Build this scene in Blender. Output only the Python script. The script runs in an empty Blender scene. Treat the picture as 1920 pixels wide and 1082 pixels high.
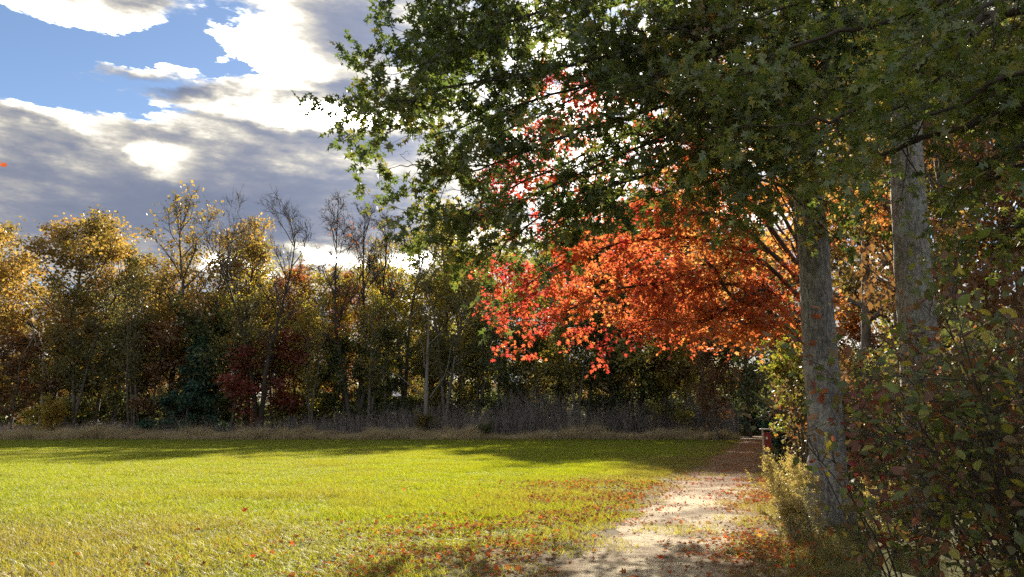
import bpy, math, random
import numpy as np
from mathutils import Vector, Matrix

R = math.radians
scene = bpy.context.scene
COL = scene.collection

# ------------------------------------------------------------------ camera
FPX = 1387.0                       # focal length in photo pixels (1920 wide)
PITCH = math.atan((795 - 541) / FPX)
CAMZ = 1.6
cam_d = bpy.data.cameras.new('camera')
cam = bpy.data.objects.new('camera', cam_d)
COL.objects.link(cam)
cam.location = (0, 0, CAMZ)
cam.rotation_euler = (R(90) + PITCH, 0, 0)
cam_d.sensor_width = 36
cam_d.lens = FPX / 1920 * 36
cam_d.clip_start = 0.05
cam_d.clip_end = 4000
scene.camera = cam

def ray(x, y):
    cx = (x - 960) / FPX
    cy = (541 - y) / FPX
    s, c = math.sin(PITCH), math.cos(PITCH)
    return np.array([cx, c - cy * s, s + cy * c])

def at(x, y, D):
    """point seen in the photo at pixel x,y that stands D metres ahead"""
    d = ray(x, y)
    return np.array([0, 0, CAMZ]) + d * (D / d[1])

def azel(x, y):
    d = ray(x, y)
    d = d / np.linalg.norm(d)
    return math.degrees(math.atan2(d[0], d[1])), math.degrees(math.asin(d[2]))

# ------------------------------------------------------------------ sun and sky
SUN_AZ, SUN_EL = 8.0, 25.3
sd = bpy.data.lights.new('sun', 'SUN')
sd.energy = 4.7
sd.angle = R(0.6)
sd.color = (1.0, 0.90, 0.74)
sun = bpy.data.objects.new('sun', sd)
COL.objects.link(sun)
sdir = Vector((math.sin(R(SUN_AZ)) * math.cos(R(SUN_EL)), math.cos(R(SUN_AZ)) * math.cos(R(SUN_EL)), math.sin(R(SUN_EL))))
sun.rotation_euler = sdir.to_track_quat('Z', 'Y').to_euler()
sun.location = (0, 0, 50)

world = bpy.data.worlds.new('World')
scene.world = world
world.use_nodes = True

class NT:
    """small helper for node expressions"""
    def __init__(s, tree):
        s.t = tree; s.n = tree.nodes; s.l = tree.links
    def put(s, sock, v):
        if hasattr(v, 'is_output') or isinstance(v, bpy.types.NodeSocket):
            s.l.new(v, sock)
        else:
            sock.default_value = v
    def m(s, op, a, b=None, c=None, clamp=False):
        n = s.n.new('ShaderNodeMath'); n.operation = op; n.use_clamp = clamp
        for i, v in enumerate((a, b, c)):
            if v is not None: s.put(n.inputs[i], v)
        return n.outputs[0]
    def vm(s, op, a, b=None, scale=None):
        n = s.n.new('ShaderNodeVectorMath'); n.operation = op
        s.put(n.inputs[0], a)
        if b is not None: s.put(n.inputs[1], b)
        if scale is not None: s.put(n.inputs[3], scale)
        return n.outputs['Value'] if op in ('DOT_PRODUCT', 'LENGTH') else n.outputs[0]
    def xyz(s, x, y, z):
        n = s.n.new('ShaderNodeCombineXYZ')
        for i, v in enumerate((x, y, z)): s.put(n.inputs[i], v)
        return n.outputs[0]
    def sep(s, v):
        n = s.n.new('ShaderNodeSeparateXYZ'); s.put(n.inputs[0], v)
        return n.outputs
    def noise(s, vec, scale, detail=4, rough=0.55, dist=0.0, color=False, lac=2.0):
        n = s.n.new('ShaderNodeTexNoise')
        if vec is not None: s.put(n.inputs['Vector'], vec)
        n.inputs['Scale'].default_value = scale; n.inputs['Detail'].default_value = detail
        n.inputs['Roughness'].default_value = rough; n.inputs['Distortion'].default_value = dist
        n.inputs['Lacunarity'].default_value = lac
        return n.outputs['Color' if color else 'Fac']
    def smooth(s, v, lo, hi, a=0.0, b=1.0):
        n = s.n.new('ShaderNodeMapRange'); n.interpolation_type = 'SMOOTHSTEP'
        s.put(n.inputs[0], v)
        n.inputs[1].default_value = lo; n.inputs[2].default_value = hi
        n.inputs[3].default_value = a; n.inputs[4].default_value = b
        return n.outputs[0]
    def mix(s, f, a, b, mode='MIX'):
        n = s.n.new('ShaderNodeMix'); n.data_type = 'RGBA'; n.blend_type = mode
        s.put(n.inputs[0], f)
        for i, v in ((6, a), (7, b)):
            if isinstance(v, tuple): v = tuple(v[:3]) + (1.0,)
            s.put(n.inputs[i], v)
        return n.outputs[2]
    def ramp(s, f, stops):
        n = s.n.new('ShaderNodeValToRGB'); s.put(n.inputs[0], f)
        e = n.color_ramp.elements
        while len(e) < len(stops): e.new(0.5)
        for k, (p, c) in enumerate(stops):
            e[k].position = p; e[k].color = tuple(c) + (1.0,)
        return n.outputs[0]
    def attr(s, name, kind='GEOMETRY'):
        n = s.n.new('ShaderNodeAttribute'); n.attribute_type = kind; n.attribute_name = name
        return n.outputs['Fac']

def build_world():
    t = world.node_tree
    t.nodes.clear()
    q = NT(t)
    out = q.n.new('ShaderNodeOutputWorld')
    tc = q.n.new('ShaderNodeTexCoord')
    dirv = q.vm('NORMALIZE', tc.outputs['Generated'])
    sky = q.n.new('ShaderNodeTexSky')
    sky.sky_type = 'NISHITA'
    sky.sun_disc = False
    sky.sun_elevation = R(SUN_EL)
    sky.sun_rotation = R(SUN_AZ)
    sky.altitude = 0
    sky.air_density = 0.8
    sky.dust_density = 0.15
    sky.ozone_density = 1.6
    bsky = q.n.new('ShaderNodeBackground')
    q.l.new(sky.outputs[0], bsky.inputs[0])
    bsky.inputs[1].default_value = 0.05
    x, y, z = q.sep(dirv)
    az = q.m('MULTIPLY', q.m('ARCTAN2', x, y), 180 / math.pi)
    el = q.m('MULTIPLY', q.m('ARCSINE', z), 180 / math.pi)
    # cloud-layer coordinates: stretched sideways towards the horizon as a real layer is
    P = q.xyz(az, q.m('MULTIPLY', el, 2.0), 0.0)
    Pd = q.vm('SCALE', dirv, scale=1.0)
    sc = q.xyz(q.m('MULTIPLY', x, 1.0), q.m('MULTIPLY', y, 1.0), q.m('MULTIPLY', z, 2.6))
    w1 = q.vm('SUBTRACT', q.noise(sc, 5.0, 2, 0.6, color=True), (0.5, 0.5, 0.5))
    w2 = q.vm('SUBTRACT', q.noise(sc, 22.0, 4, 0.62, color=True), (0.5, 0.5, 0.5))
    wx1, wy1, _ = q.sep(w1)
    wx2, wy2, _ = q.sep(w2)
    azw = q.m('ADD', az, q.m('ADD', q.m('MULTIPLY', wx1, 5.0), q.m('MULTIPLY', wx2, 2.6)))
    elw = q.m('ADD', el, q.m('ADD', q.m('MULTIPLY', wy1, 2.6), q.m('MULTIPLY', wy2, 1.7)))

    pv = q.xyz(azw, elw, 0.0)
    def blob(px, py, rx, ry, tilt=0.0):
        a0, e0 = azel(px, py)
        k = 0.0413 * 1.75
        mp = q.n.new('ShaderNodeMapping'); mp.vector_type = 'TEXTURE'
        q.l.new(pv, mp.inputs[0])
        mp.inputs['Location'].default_value = (a0, e0, 0)
        mp.inputs['Rotation'].default_value = (0, 0, R(tilt))
        mp.inputs['Scale'].default_value = (rx * k, ry * k, 1)
        g = q.n.new('ShaderNodeTexGradient'); g.gradient_type = 'SPHERICAL'
        q.l.new(mp.outputs[0], g.inputs[0])
        return g.outputs['Fac']

    def total(items, start):
        acc = start
        for amp, args in items:
            acc = q.m('MULTIPLY_ADD', blob(*args), amp * 1.1, acc)
        return acc

    nb = q.noise(sc, 2.4, 3, 0.58)
    nf = q.noise(sc, 11.0, 5, 0.62)
    nw = q.noise(q.xyz(q.m('MULTIPLY', x, 1.0), y, q.m('MULTIPLY', z, 4.5)), 34.0, 5, 0.68)
    # how much cloud: broken cover everywhere, with the clear patch and the banks the photo shows
    cov = q.m('ADD', q.m('MULTIPLY', q.m('SUBTRACT', nb, 0.47), 2.0), 0.50)
    cov = q.m('ADD', cov, q.m('ADD', q.m('MULTIPLY', q.m('SUBTRACT', nf, 0.5), 2.2), q.m('MULTIPLY', q.m('SUBTRACT', nw, 0.5), 1.5)))
    cov = total([
        (-3.2, (150, 105, 290, 66)), (-2.2, (-160, 120, 240, 70)), (-2.4, (385, 48, 110, 30, 20)), (-1.9, (450, 122, 75, 22)),
        (-1.6, (190, 196, 110, 18)),
        (2.4, (255, 120, 110, 14, 12)), (2.4, (130, -2, 250, 30)), (1.9, (370, 172, 210, 22)),
        (2.4, (540, 110, 120, 82)), (2.4, (60, 292, 420, 82)), (2.2, (520, 290, 420, 86)), (0.8, (660, 10, 160, 40)),
        (1.5, (250, 400, 600, 70)),
    ], cov)
    cov = q.m('ADD', cov, q.smooth(el, 3.0, 13.0, 0.75, 0.0))     # the layer closes up towards the horizon
    dens = q.smooth(cov, -0.10, 1.0)
    # how bright: thin white against thick grey cloud, base raised as added fill light
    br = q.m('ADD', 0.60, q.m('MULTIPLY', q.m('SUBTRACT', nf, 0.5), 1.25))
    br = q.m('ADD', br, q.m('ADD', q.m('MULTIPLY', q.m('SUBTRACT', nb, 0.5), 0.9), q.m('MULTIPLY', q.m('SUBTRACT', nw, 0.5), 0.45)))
    br = total([  # negative blobs also darken the clouds in view against the raised base
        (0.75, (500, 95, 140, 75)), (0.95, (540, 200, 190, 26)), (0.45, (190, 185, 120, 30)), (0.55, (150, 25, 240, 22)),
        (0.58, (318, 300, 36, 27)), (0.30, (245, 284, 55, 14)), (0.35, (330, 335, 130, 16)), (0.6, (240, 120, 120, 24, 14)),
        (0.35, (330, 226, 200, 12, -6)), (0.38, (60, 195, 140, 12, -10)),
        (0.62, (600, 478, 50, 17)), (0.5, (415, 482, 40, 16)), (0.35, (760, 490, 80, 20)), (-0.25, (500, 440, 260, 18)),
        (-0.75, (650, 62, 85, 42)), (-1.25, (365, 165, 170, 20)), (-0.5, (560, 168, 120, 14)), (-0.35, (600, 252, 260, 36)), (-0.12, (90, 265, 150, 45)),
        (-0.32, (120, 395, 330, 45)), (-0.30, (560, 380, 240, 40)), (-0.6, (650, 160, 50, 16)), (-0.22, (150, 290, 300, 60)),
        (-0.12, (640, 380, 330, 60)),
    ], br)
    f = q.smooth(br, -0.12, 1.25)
    ccol = q.ramp(f, [(0.0, (0.062, 0.073, 0.103)), (0.24, (0.084, 0.091, 0.115)), (0.42, (0.126, 0.126, 0.132)), (0.58, (0.205, 0.194, 0.172)), (0.76, (0.36, 0.34, 0.30)), (0.88, (1.4, 1.34, 1.22)), (1.0, (6.0, 5.75, 5.3))])  # white end pushed well past real cloud to fill the shade
    # cloud near the sun is lit through
    cs = q.vm('DOT_PRODUCT', dirv, tuple(sdir))
    ang = q.m('MULTIPLY', q.m('ARCCOSINE', q.m('MINIMUM', cs, 0.99999)), 180 / math.pi)
    glow = q.m('ADD', 1.0, q.m('ADD', q.m('MULTIPLY', q.m('EXPONENT', q.m('MULTIPLY', ang, -1 / 5.0)), 9.0),
                               q.m('MULTIPLY', q.m('EXPONENT', q.m('MULTIPLY', ang, -1 / 14.0)), 0.8)))
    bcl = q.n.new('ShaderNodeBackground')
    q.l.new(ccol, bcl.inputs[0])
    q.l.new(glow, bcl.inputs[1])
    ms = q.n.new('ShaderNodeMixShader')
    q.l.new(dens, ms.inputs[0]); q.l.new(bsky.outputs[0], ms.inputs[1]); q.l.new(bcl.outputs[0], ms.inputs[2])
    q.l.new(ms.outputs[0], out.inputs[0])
build_world()
world.cycles.sampling_method = 'MANUAL'
world.cycles.sample_map_resolution = 512

vs = scene.view_settings
vs.view_transform = 'Standard'
vs.look = 'None'
vs.exposure = 1.7
vs.gamma = 1.0
vs.use_curve_mapping = False
cy = scene.cycles
cy.max_bounces = 6
cy.diffuse_bounces = 3
cy.glossy_bounces = 1
cy.transmission_bounces = 3
cy.transparent_max_bounces = 4
cy.caustics_reflective = False
cy.caustics_refractive = False
cy.sample_clamp_indirect = 6.0
cy.use_adaptive_sampling = True
cy.adaptive_threshold = 0.015
cy.use_denoising = False
cy.denoiser = 'OPENIMAGEDENOISE'

# ------------------------------------------------------------------ materials
def new_mat(name):
    m = bpy.data.materials.new(name)
    m.use_nodes = True
    m.node_tree.nodes.clear()
    q = NT(m.node_tree)
    out = q.n.new('ShaderNodeOutputMaterial')
    return m, q, out

def leaf_mat(name, stops, trans=0.5, gloss=0.05, tmul=(1.5, 1.35, 0.8), rough=0.45, tint=False):
    """leaf: part of the light goes through the blade, warmer than what it reflects; colour differs from leaf to leaf"""
    m, q, out = new_mat(name)
    f = q.attr('rnd')
    col = q.ramp(f, stops)
    if tint:
        col = q.mix(q.m('MULTIPLY', q.attr('tint', 'INSTANCER'), 0.88), col, (0.20, 0.16, 0.07))
    d = q.n.new('ShaderNodeBsdfDiffuse'); q.l.new(col, d.inputs[0])
    tl = q.n.new('ShaderNodeBsdfTranslucent')
    q.l.new(q.mix(1.0, col, tmul, 'MULTIPLY'), tl.inputs[0])
    mx = q.n.new('ShaderNodeMixShader'); mx.inputs[0].default_value = trans
    q.l.new(d.outputs[0], mx.inputs[1]); q.l.new(tl.outputs[0], mx.inputs[2])
    g = q.n.new('ShaderNodeBsdfGlossy'); g.inputs['Roughness'].default_value = rough
    g.inputs[0].default_value = (0.9, 0.9, 0.9, 1)
    m2 = q.n.new('ShaderNodeMixShader'); m2.inputs[0].default_value = gloss
    q.l.new(mx.outputs[0], m2.inputs[1]); q.l.new(g.outputs[0], m2.inputs[2])
    q.l.new(m2.outputs[0], out.inputs[0])
    return m

def bark_mat(name, c0, c1, c2=None, scale=6.0, bump=0.6, fine=True):
    m, q, out = new_mat(name)
    tc = q.n.new('ShaderNodeTexCoord')
    x, y, z = q.sep(tc.outputs['Object'])
    v = q.xyz(q.m('MULTIPLY', x, 5.0), q.m('MULTIPLY', y, 5.0), q.m('MULTIPLY', z, 1.5))
    n1 = q.noise(v, scale, 6, 0.65, 0.6)
    n2 = q.noise(tc.outputs['Object'], 1.7, 3, 0.5)
    col = q.mix(q.smooth(n1, 0.40, 0.60), tuple(a * .85 for a in c0), c1)
    if c2 is not None:
        n3 = q.noise(tc.outputs['Object'], 3.1, 5, 0.65)
        col = q.mix(q.smooth(n3, 0.52, 0.66), col, c2)
    col = q.mix(q.smooth(n2, 0.45, 0.75, 0.0, 0.65), col, tuple(a * 0.5 for a in c0))
    n4 = q.noise(q.xyz(q.m('MULTIPLY', x, 9.0), q.m('MULTIPLY', y, 9.0), q.m('MULTIPLY', z, 2.0)), 6.0, 4, 0.7)
    col = q.mix(q.smooth(n4, 0.55, 0.72, 0.0, 0.7), col, tuple(a * 0.45 for a in c0))
    b = q.n.new('ShaderNodeBsdfPrincipled')
    q.l.new(col, b.inputs['Base Color'])
    b.inputs['Roughness'].default_value = 0.9
    b.inputs['Specular IOR Level'].default_value = 0.2
    bp = q.n.new('ShaderNodeBump'); bp.inputs['Strength'].default_value = bump; bp.inputs['Distance'].default_value = 0.03
    q.l.new(n1, bp.inputs['Height']); q.l.new(bp.outputs[0], b.inputs['Normal'])
    q.l.new(b.outputs[0], out.inputs[0])
    return m

def plain_mat(name, c0, c1, scale=12.0, rough=0.8, stretch=(1, 1, 1), bump=0.2):
    m, q, out = new_mat(name)
    tc = q.n.new('ShaderNodeTexCoord')
    v = q.vm('MULTIPLY', tc.outputs['Object'], stretch)
    n1 = q.noise(v, scale, 5, 0.6)
    b = q.n.new('ShaderNodeBsdfPrincipled')
    q.l.new(q.mix(q.smooth(n1, 0.3, 0.72), c0, c1), b.inputs['Base Color'])
    b.inputs['Roughness'].default_value = rough
    b.inputs['Specular IOR Level'].default_value = 0.3
    bp = q.n.new('ShaderNodeBump'); bp.inputs['Strength'].default_value = bump; bp.inputs['Distance'].default_value = 0.01
    q.l.new(n1, bp.inputs['Height']); q.l.new(bp.outputs[0], b.inputs['Normal'])
    q.l.new(b.outputs[0], out.inputs[0])
    return m

M = {}
M['oak_leaf'] = leaf_mat('oak_leaf', [(0.0, (0.050, 0.090, 0.029)), (0.45, (0.088, 0.138, 0.037)), (0.72, (0.143, 0.165, 0.040)), (0.88, (0.242, 0.176, 0.044)), (1.0, (0.297, 0.121, 0.044))], 0.48, 0.07)
M['oak_leaf_near'] = leaf_mat('oak_leaf_near', [(0.0, (0.075, 0.131, 0.035)), (0.4, (0.131, 0.188, 0.045)), (0.75, (0.213, 0.237, 0.053)), (0.92, (0.338, 0.237, 0.062)), (1.0, (0.375, 0.163, 0.062))], 0.5, 0.07)
M['oak_leaf_olive'] = leaf_mat('oak_leaf_olive', [(0.0, (0.040, 0.075, 0.022)), (0.5, (0.075, 0.105, 0.028)), (0.72, (0.13, 0.125, 0.032)), (0.86, (0.20, 0.11, 0.035)), (1.0, (0.24, 0.085, 0.040))], 0.42, 0.06)
M['maple_leaf'] = leaf_mat('maple_leaf', [(0.0, (0.27, 0.032, 0.036)), (0.2, (0.36, 0.070, 0.042)), (0.36, (0.32, 0.085, 0.038)), (0.52, (0.45, 0.15, 0.045)), (0.64, (0.34, 0.14, 0.045)), (0.78, (0.46, 0.25, 0.08)), (1.0, (0.30, 0.24, 0.06))], 0.66, 0.04, (1.65, 1.3, 1.05))
M['maple_red'] = leaf_mat('maple_red', [(0.0, (0.30, 0.022, 0.030)), (0.5, (0.42, 0.045, 0.035)), (0.85, (0.50, 0.09, 0.035)), (1.0, (0.45, 0.16, 0.04))], 0.55, 0.05, (1.7, 1.1, 1.0))
M['sapling_leaf'] = leaf_mat('sapling_leaf', [(0.0, (0.07, 0.12, 0.025)), (0.5, (0.16, 0.20, 0.035)), (0.8, (0.30, 0.27, 0.05)), (1.0, (0.38, 0.16, 0.05))], 0.5, 0.06)
M['gold_leaf'] = leaf_mat('gold_leaf', [(0.0, (0.13, 0.11, 0.035)), (0.35, (0.25, 0.19, 0.055)), (0.7, (0.36, 0.26, 0.08)), (0.9, (0.42, 0.24, 0.08)), (1.0, (0.38, 0.15, 0.06))], 0.5, 0.05)
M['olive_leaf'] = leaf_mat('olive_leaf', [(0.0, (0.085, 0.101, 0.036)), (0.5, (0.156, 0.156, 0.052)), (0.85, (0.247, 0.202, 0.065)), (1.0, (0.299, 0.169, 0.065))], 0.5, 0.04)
M['yellow_leaf'] = leaf_mat('yellow_leaf', [(0.0, (0.13, 0.15, 0.03)), (0.4, (0.25, 0.24, 0.045)), (0.8, (0.38, 0.31, 0.06)), (1.0, (0.45, 0.26, 0.06))], 0.58, 0.04)
M['orange_leaf'] = leaf_mat('orange_leaf', [(0.0, (0.22, 0.08, 0.03)), (0.5, (0.36, 0.13, 0.04)), (1.0, (0.42, 0.22, 0.06))], 0.5, 0.04)
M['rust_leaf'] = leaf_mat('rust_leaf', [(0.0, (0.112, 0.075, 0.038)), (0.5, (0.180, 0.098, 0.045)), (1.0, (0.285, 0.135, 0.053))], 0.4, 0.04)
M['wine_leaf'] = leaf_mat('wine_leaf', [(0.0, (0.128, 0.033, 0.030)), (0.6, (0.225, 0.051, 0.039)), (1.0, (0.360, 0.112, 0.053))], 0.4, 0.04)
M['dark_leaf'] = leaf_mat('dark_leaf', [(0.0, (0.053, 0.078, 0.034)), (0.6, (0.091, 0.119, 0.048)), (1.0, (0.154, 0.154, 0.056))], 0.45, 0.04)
M['cedar_leaf'] = leaf_mat('cedar_leaf', [(0.0, (0.021, 0.065, 0.047)), (1.0, (0.044, 0.111, 0.068))], 0.25, 0.04)
M['shrub_leaf'] = leaf_mat('shrub_leaf', [(0.0, (0.163, 0.031, 0.037)), (0.2, (0.200, 0.075, 0.050)), (0.4, (0.175, 0.106, 0.056)), (0.62, (0.094, 0.125, 0.044)), (0.85, (0.150, 0.200, 0.050)), (0.95, (0.375, 0.338, 0.062)), (1.0, (0.400, 0.350, 0.075))], 0.45, 0.035, rough=0.45)
M['weed_leaf'] = leaf_mat('weed_leaf', [(0.0, (0.10, 0.115, 0.04)), (0.45, (0.21, 0.20, 0.065)), (0.8, (0.40, 0.34, 0.13)), (1.0, (0.48, 0.38, 0.20))], 0.45, 0.05)
M['brush_leaf'] = leaf_mat('brush_leaf', [(0.0, (0.058, 0.072, 0.033)), (0.5, (0.117, 0.111, 0.046)), (0.8, (0.195, 0.098, 0.052)), (1.0, (0.286, 0.104, 0.058))], 0.4, 0.06)
M['fallen'] = leaf_mat('fallen', [(0.0, (0.15, 0.075, 0.04)), (0.35, (0.28, 0.11, 0.045)), (0.6, (0.42, 0.14, 0.04)), (0.8, (0.45, 0.07, 0.035)), (0.93, (0.48, 0.27, 0.08)), (1.0, (0.5, 0.36, 0.1))], 0.3, 0.012, rough=0.6)
M['grass'] = leaf_mat('grass', [(0.0, (0.12, 0.17, 0.013)), (0.55, (0.23, 0.28, 0.016)), (0.85, (0.325, 0.33, 0.026)), (1.0, (0.40, 0.36, 0.12))], 0.6, 0.04, (1.5, 1.36, 0.6), 0.45, tint=True)
M['dry_grass'] = leaf_mat('dry_grass', [(0.0, (0.324, 0.270, 0.176)), (0.6, (0.500, 0.419, 0.284)), (1.0, (0.500, 0.500, 0.365))], 0.4, 0.04)
M['twig'] = plain_mat('twig', (0.055, 0.045, 0.036), (0.10, 0.085, 0.07), 9.0)
M['grey_twig'] = plain_mat('grey_twig', (0.15, 0.13, 0.12), (0.30, 0.27, 0.255), 1.2)
M['pale_wood'] = plain_mat('pale_wood', (0.17, 0.15, 0.13), (0.30, 0.28, 0.25), 2.0, stretch=(3, 3, 0.6))
M['oak_bark'] = bark_mat('oak_bark', (0.18, 0.174, 0.172), (0.345, 0.337, 0.335), (0.31, 0.325, 0.325), 5.0, 0.7)
M['oak_bark_lichen'] = bark_mat('oak_bark_lichen', (0.20, 0.192, 0.184), (0.37, 0.36, 0.34), (0.33, 0.38, 0.37), 5.0, 0.7)
M['far_bark'] = bark_mat('far_bark', (0.11, 0.095, 0.08), (0.21, 0.185, 0.16), None, 2.0, 0.3)
M['chair_paint'] = plain_mat('chair_paint', (0.66, 0.60, 0.28), (0.76, 0.69, 0.36), 14.0, 0.6, (1, 1, 1), 0.15)
M['post_wood'] = plain_mat('post_wood', (0.38, 0.33, 0.25), (0.52, 0.46, 0.36), 20.0, 0.8)
M['red_board'] = plain_mat('red_board', (0.20, 0.035, 0.03), (0.27, 0.05, 0.04), 20.0, 0.6)
M['white_paint'] = plain_mat('white_paint', (0.72, 0.70, 0.64), (0.8, 0.78, 0.74), 20.0, 0.6)

def ground_mat():
    m, q, out = new_mat('field_soil')
    tc = q.n.new('ShaderNodeTexCoord')
    P = tc.outputs['Object']
    n1 = q.noise(P, 0.35, 5, 0.6)
    n2 = q.noise(P, 9.0, 6, 0.7)
    n3 = q.noise(P, 60.0, 4, 0.7)
    green = q.mix(q.smooth(n2, 0.3, 0.7), (0.045, 0.060, 0.014), (0.095, 0.105, 0.024))
    brown = q.mix(n3, (0.075, 0.058, 0.032), (0.16, 0.12, 0.065))
    x, y, z = q.sep(P)
    off = q.m('SUBTRACT', x, q.m('SUBTRACT', q.m('MULTIPLY', y, 0.34), 1.5))     # metres to the side of the path
    side = q.smooth(q.m('ADD', off, q.m('MULTIPLY', q.m('SUBTRACT', n1, 0.5), 3.0)), -3.4, -1.2)
    col = q.mix(q.m('MAXIMUM', side, q.smooth(n1, 0.56, 0.72, 0.0, 0.55)), green, brown)
    b = q.n.new('ShaderNodeBsdfPrincipled'); q.l.new(col, b.inputs['Base Color'])
    b.inputs['Roughness'].default_value = 0.95; b.inputs['Specular IOR Level'].default_value = 0.1
    bp = q.n.new('ShaderNodeBump'); bp.inputs['Strength'].default_value = 0.8; bp.inputs['Distance'].default_value = 0.04
    q.l.new(q.m('ADD', n2, q.m('MULTIPLY', n3, 0.5)), bp.inputs['Height']); q.l.new(bp.outputs[0], b.inputs['Normal'])
    q.l.new(b.outputs[0], out.inputs[0])
    return m

def path_mat():
    m, q, out = new_mat('sandy_path')
    tc = q.n.new('ShaderNodeTexCoord')
    P = tc.outputs['Object']
    n1 = q.noise(P, 0.9, 5, 0.6)
    n2 = q.noise(P, 7.0, 6, 0.7)
    n3 = q.noise(P, 45.0, 5, 0.75)
    sand = q.mix(n2, (0.44, 0.36, 0.24), (0.64, 0.55, 0.39))
    dirt = q.mix(n3, (0.12, 0.085, 0.05), (0.24, 0.175, 0.105))
    col = q.mix(q.smooth(q.m('ADD', n1, q.m('MULTIPLY', n3, 0.35)), 0.56, 0.80), sand, dirt)
    col = q.mix(q.smooth(n3, 0.60, 0.72, 0.0, 0.8), col, (0.10, 0.075, 0.05))
    px_, py_, pz_ = q.sep(P)
    side = q.m('ABSOLUTE', q.m('SUBTRACT', px_, q.m('SUBTRACT', q.m('MULTIPLY', py_, 0.34), 1.5)))
    litter = q.mix(n3, (0.11, 0.065, 0.036), (0.27, 0.15, 0.075))          # trodden leaf litter further on and along the edges
    lf = q.m('MAXIMUM', q.smooth(q.m('ADD', py_, q.m('MULTIPLY', n1, 8.0)), 19.0, 27.0, 0.0, 0.9), q.smooth(q.m('ADD', side, q.m('MULTIPLY', n2, 0.9)), 1.15, 1.7, 0.0, 0.9))
    col = q.mix(lf, col, litter)
    b = q.n.new('ShaderNodeBsdfPrincipled'); q.l.new(col, b.inputs['Base Color'])
    b.inputs['Roughness'].default_value = 0.95; b.inputs['Specular IOR Level'].default_value = 0.1
    bp = q.n.new('ShaderNodeBump'); bp.inputs['Strength'].default_value = 1.0; bp.inputs['Distance'].default_value = 0.06
    q.l.new(q.m('ADD', n2, q.m('MULTIPLY', n3, 0.5)), bp.inputs['Height']); q.l.new(bp.outputs[0], b.inputs['Normal'])
    q.l.new(b.outputs[0], out.inputs[0])
    return m
M['ground'] = ground_mat()
M['path'] = path_mat()

# ------------------------------------------------------------------ mesh helpers
def mesh_np(name, V, F, mat=None, rnd=None, smooth=False):
    """V (n,3) and F (m,k) numpy arrays -> mesh; rnd is one number for each vertex"""
    V = np.asarray(V, dtype=np.float32); F = np.asarray(F, dtype=np.int32)
    me = bpy.data.meshes.new(name)
    m, k = F.shape
    me.vertices.add(len(V)); me.vertices.foreach_set('co', V.ravel())
    me.loops.add(m * k); me.loops.foreach_set('vertex_index', F.ravel())
    me.polygons.add(m)
    me.polygons.foreach_set('loop_start', np.arange(0, m * k, k, dtype=np.int32))
    me.polygons.foreach_set('loop_total', np.full(m, k, dtype=np.int32))
    if smooth: me.polygons.foreach_set('use_smooth', np.ones(m, dtype=bool))
    if rnd is not None:
        a = me.attributes.new('rnd', 'FLOAT', 'POINT')
        a.data.foreach_set('value', np.asarray(rnd, dtype=np.float32))
    me.update(calc_edges=True)
    if mat is not None: me.materials.append(mat)
    return me

def obj(name, me, parent=None, label=None, cat=None, group=None, kind=None, loc=None):
    o = bpy.data.objects.new(name, me)
    COL.objects.link(o)
    if parent is not None: o.parent = parent
    if loc is not None: o.location = loc
    tag(o, label, cat, group, kind)
    return o

def tag(o, label=None, cat=None, group=None, kind=None):
    if label: o['label'] = label
    if cat: o['category'] = cat
    if group: o['group'] = group
    if kind: o['kind'] = kind

def unit(v):
    v = np.asarray(v, float)
    return v / (np.linalg.norm(v, axis=-1, keepdims=True) + 1e-12)

class Tubes:
    """tapered tubes along polylines, all quads"""
    def __init__(s): s.V = []; s.F = []; s.n = 0
    def add(s, pts, rad, sides=5, wob=0.0, rng=None):
        pts = np.asarray(pts, float); rad = np.asarray(rad, float)
        n = len(pts)
        tan = np.gradient(pts, axis=0); tan = unit(tan)
        ref = np.array([0.31, 0.92, 0.24]) if abs(tan[0][2]) > 0.6 else np.array([0.1, 0.05, 1.0])
        u = unit(np.cross(tan, ref)); w = np.cross(tan, u)
        a = np.linspace(0, 2 * math.pi, sides, endpoint=False)
        ring = rad[:, None, None] * (np.cos(a)[None, :, None] * u[:, None, :] + np.sin(a)[None, :, None] * w[:, None, :])
        if wob and rng is not None:
            ring = ring * (1 + rng.normal(0, wob, (1, sides, 1)) + rng.normal(0, wob * 0.5, (n, sides, 1)))
        V = (pts[:, None, :] + ring).reshape(-1, 3)
        i = np.arange(n - 1)[:, None] * sides; j = np.arange(sides)[None, :]; j2 = (j + 1) % sides
        F = np.stack([i + j, i + j2, i + sides + j2, i + sides + j], -1).reshape(-1, 4) + s.n
        s.V.append(V); s.F.append(F); s.n += len(V)
    def mesh(s, name, mat, smooth=True):
        if not s.V: return None
        return mesh_np(name, np.concatenate(s.V), np.concatenate(s.F), mat, smooth=smooth)

def cones(A, B, r):
    """three-sided tapering twigs from A to B, vectorised; returns V,F (triangles)"""
    A = np.asarray(A, float); B = np.asarray(B, float); n = len(A)
    t = unit(B - A)
    ref = np.where(np.abs(t[:, 2:3]) > 0.7, np.array([[1.0, 0.2, 0.1]]), np.array([[0.1, 0.2, 1.0]]))
    u = unit(np.cross(t, ref)); w = np.cross(t, u)
    r = np.broadcast_to(np.asarray(r, float), (n,))[:, None]
    V = np.stack([A + r * u, A + r * (-0.5 * u + 0.866 * w), A + r * (-0.5 * u - 0.866 * w), B], 1).reshape(-1, 3)
    b = np.arange(n)[:, None, None] * 4
    F = (np.array([[0, 1, 3], [1, 2, 3], [2, 0, 3]])[None] + b).reshape(-1, 3)
    return V, F

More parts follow.
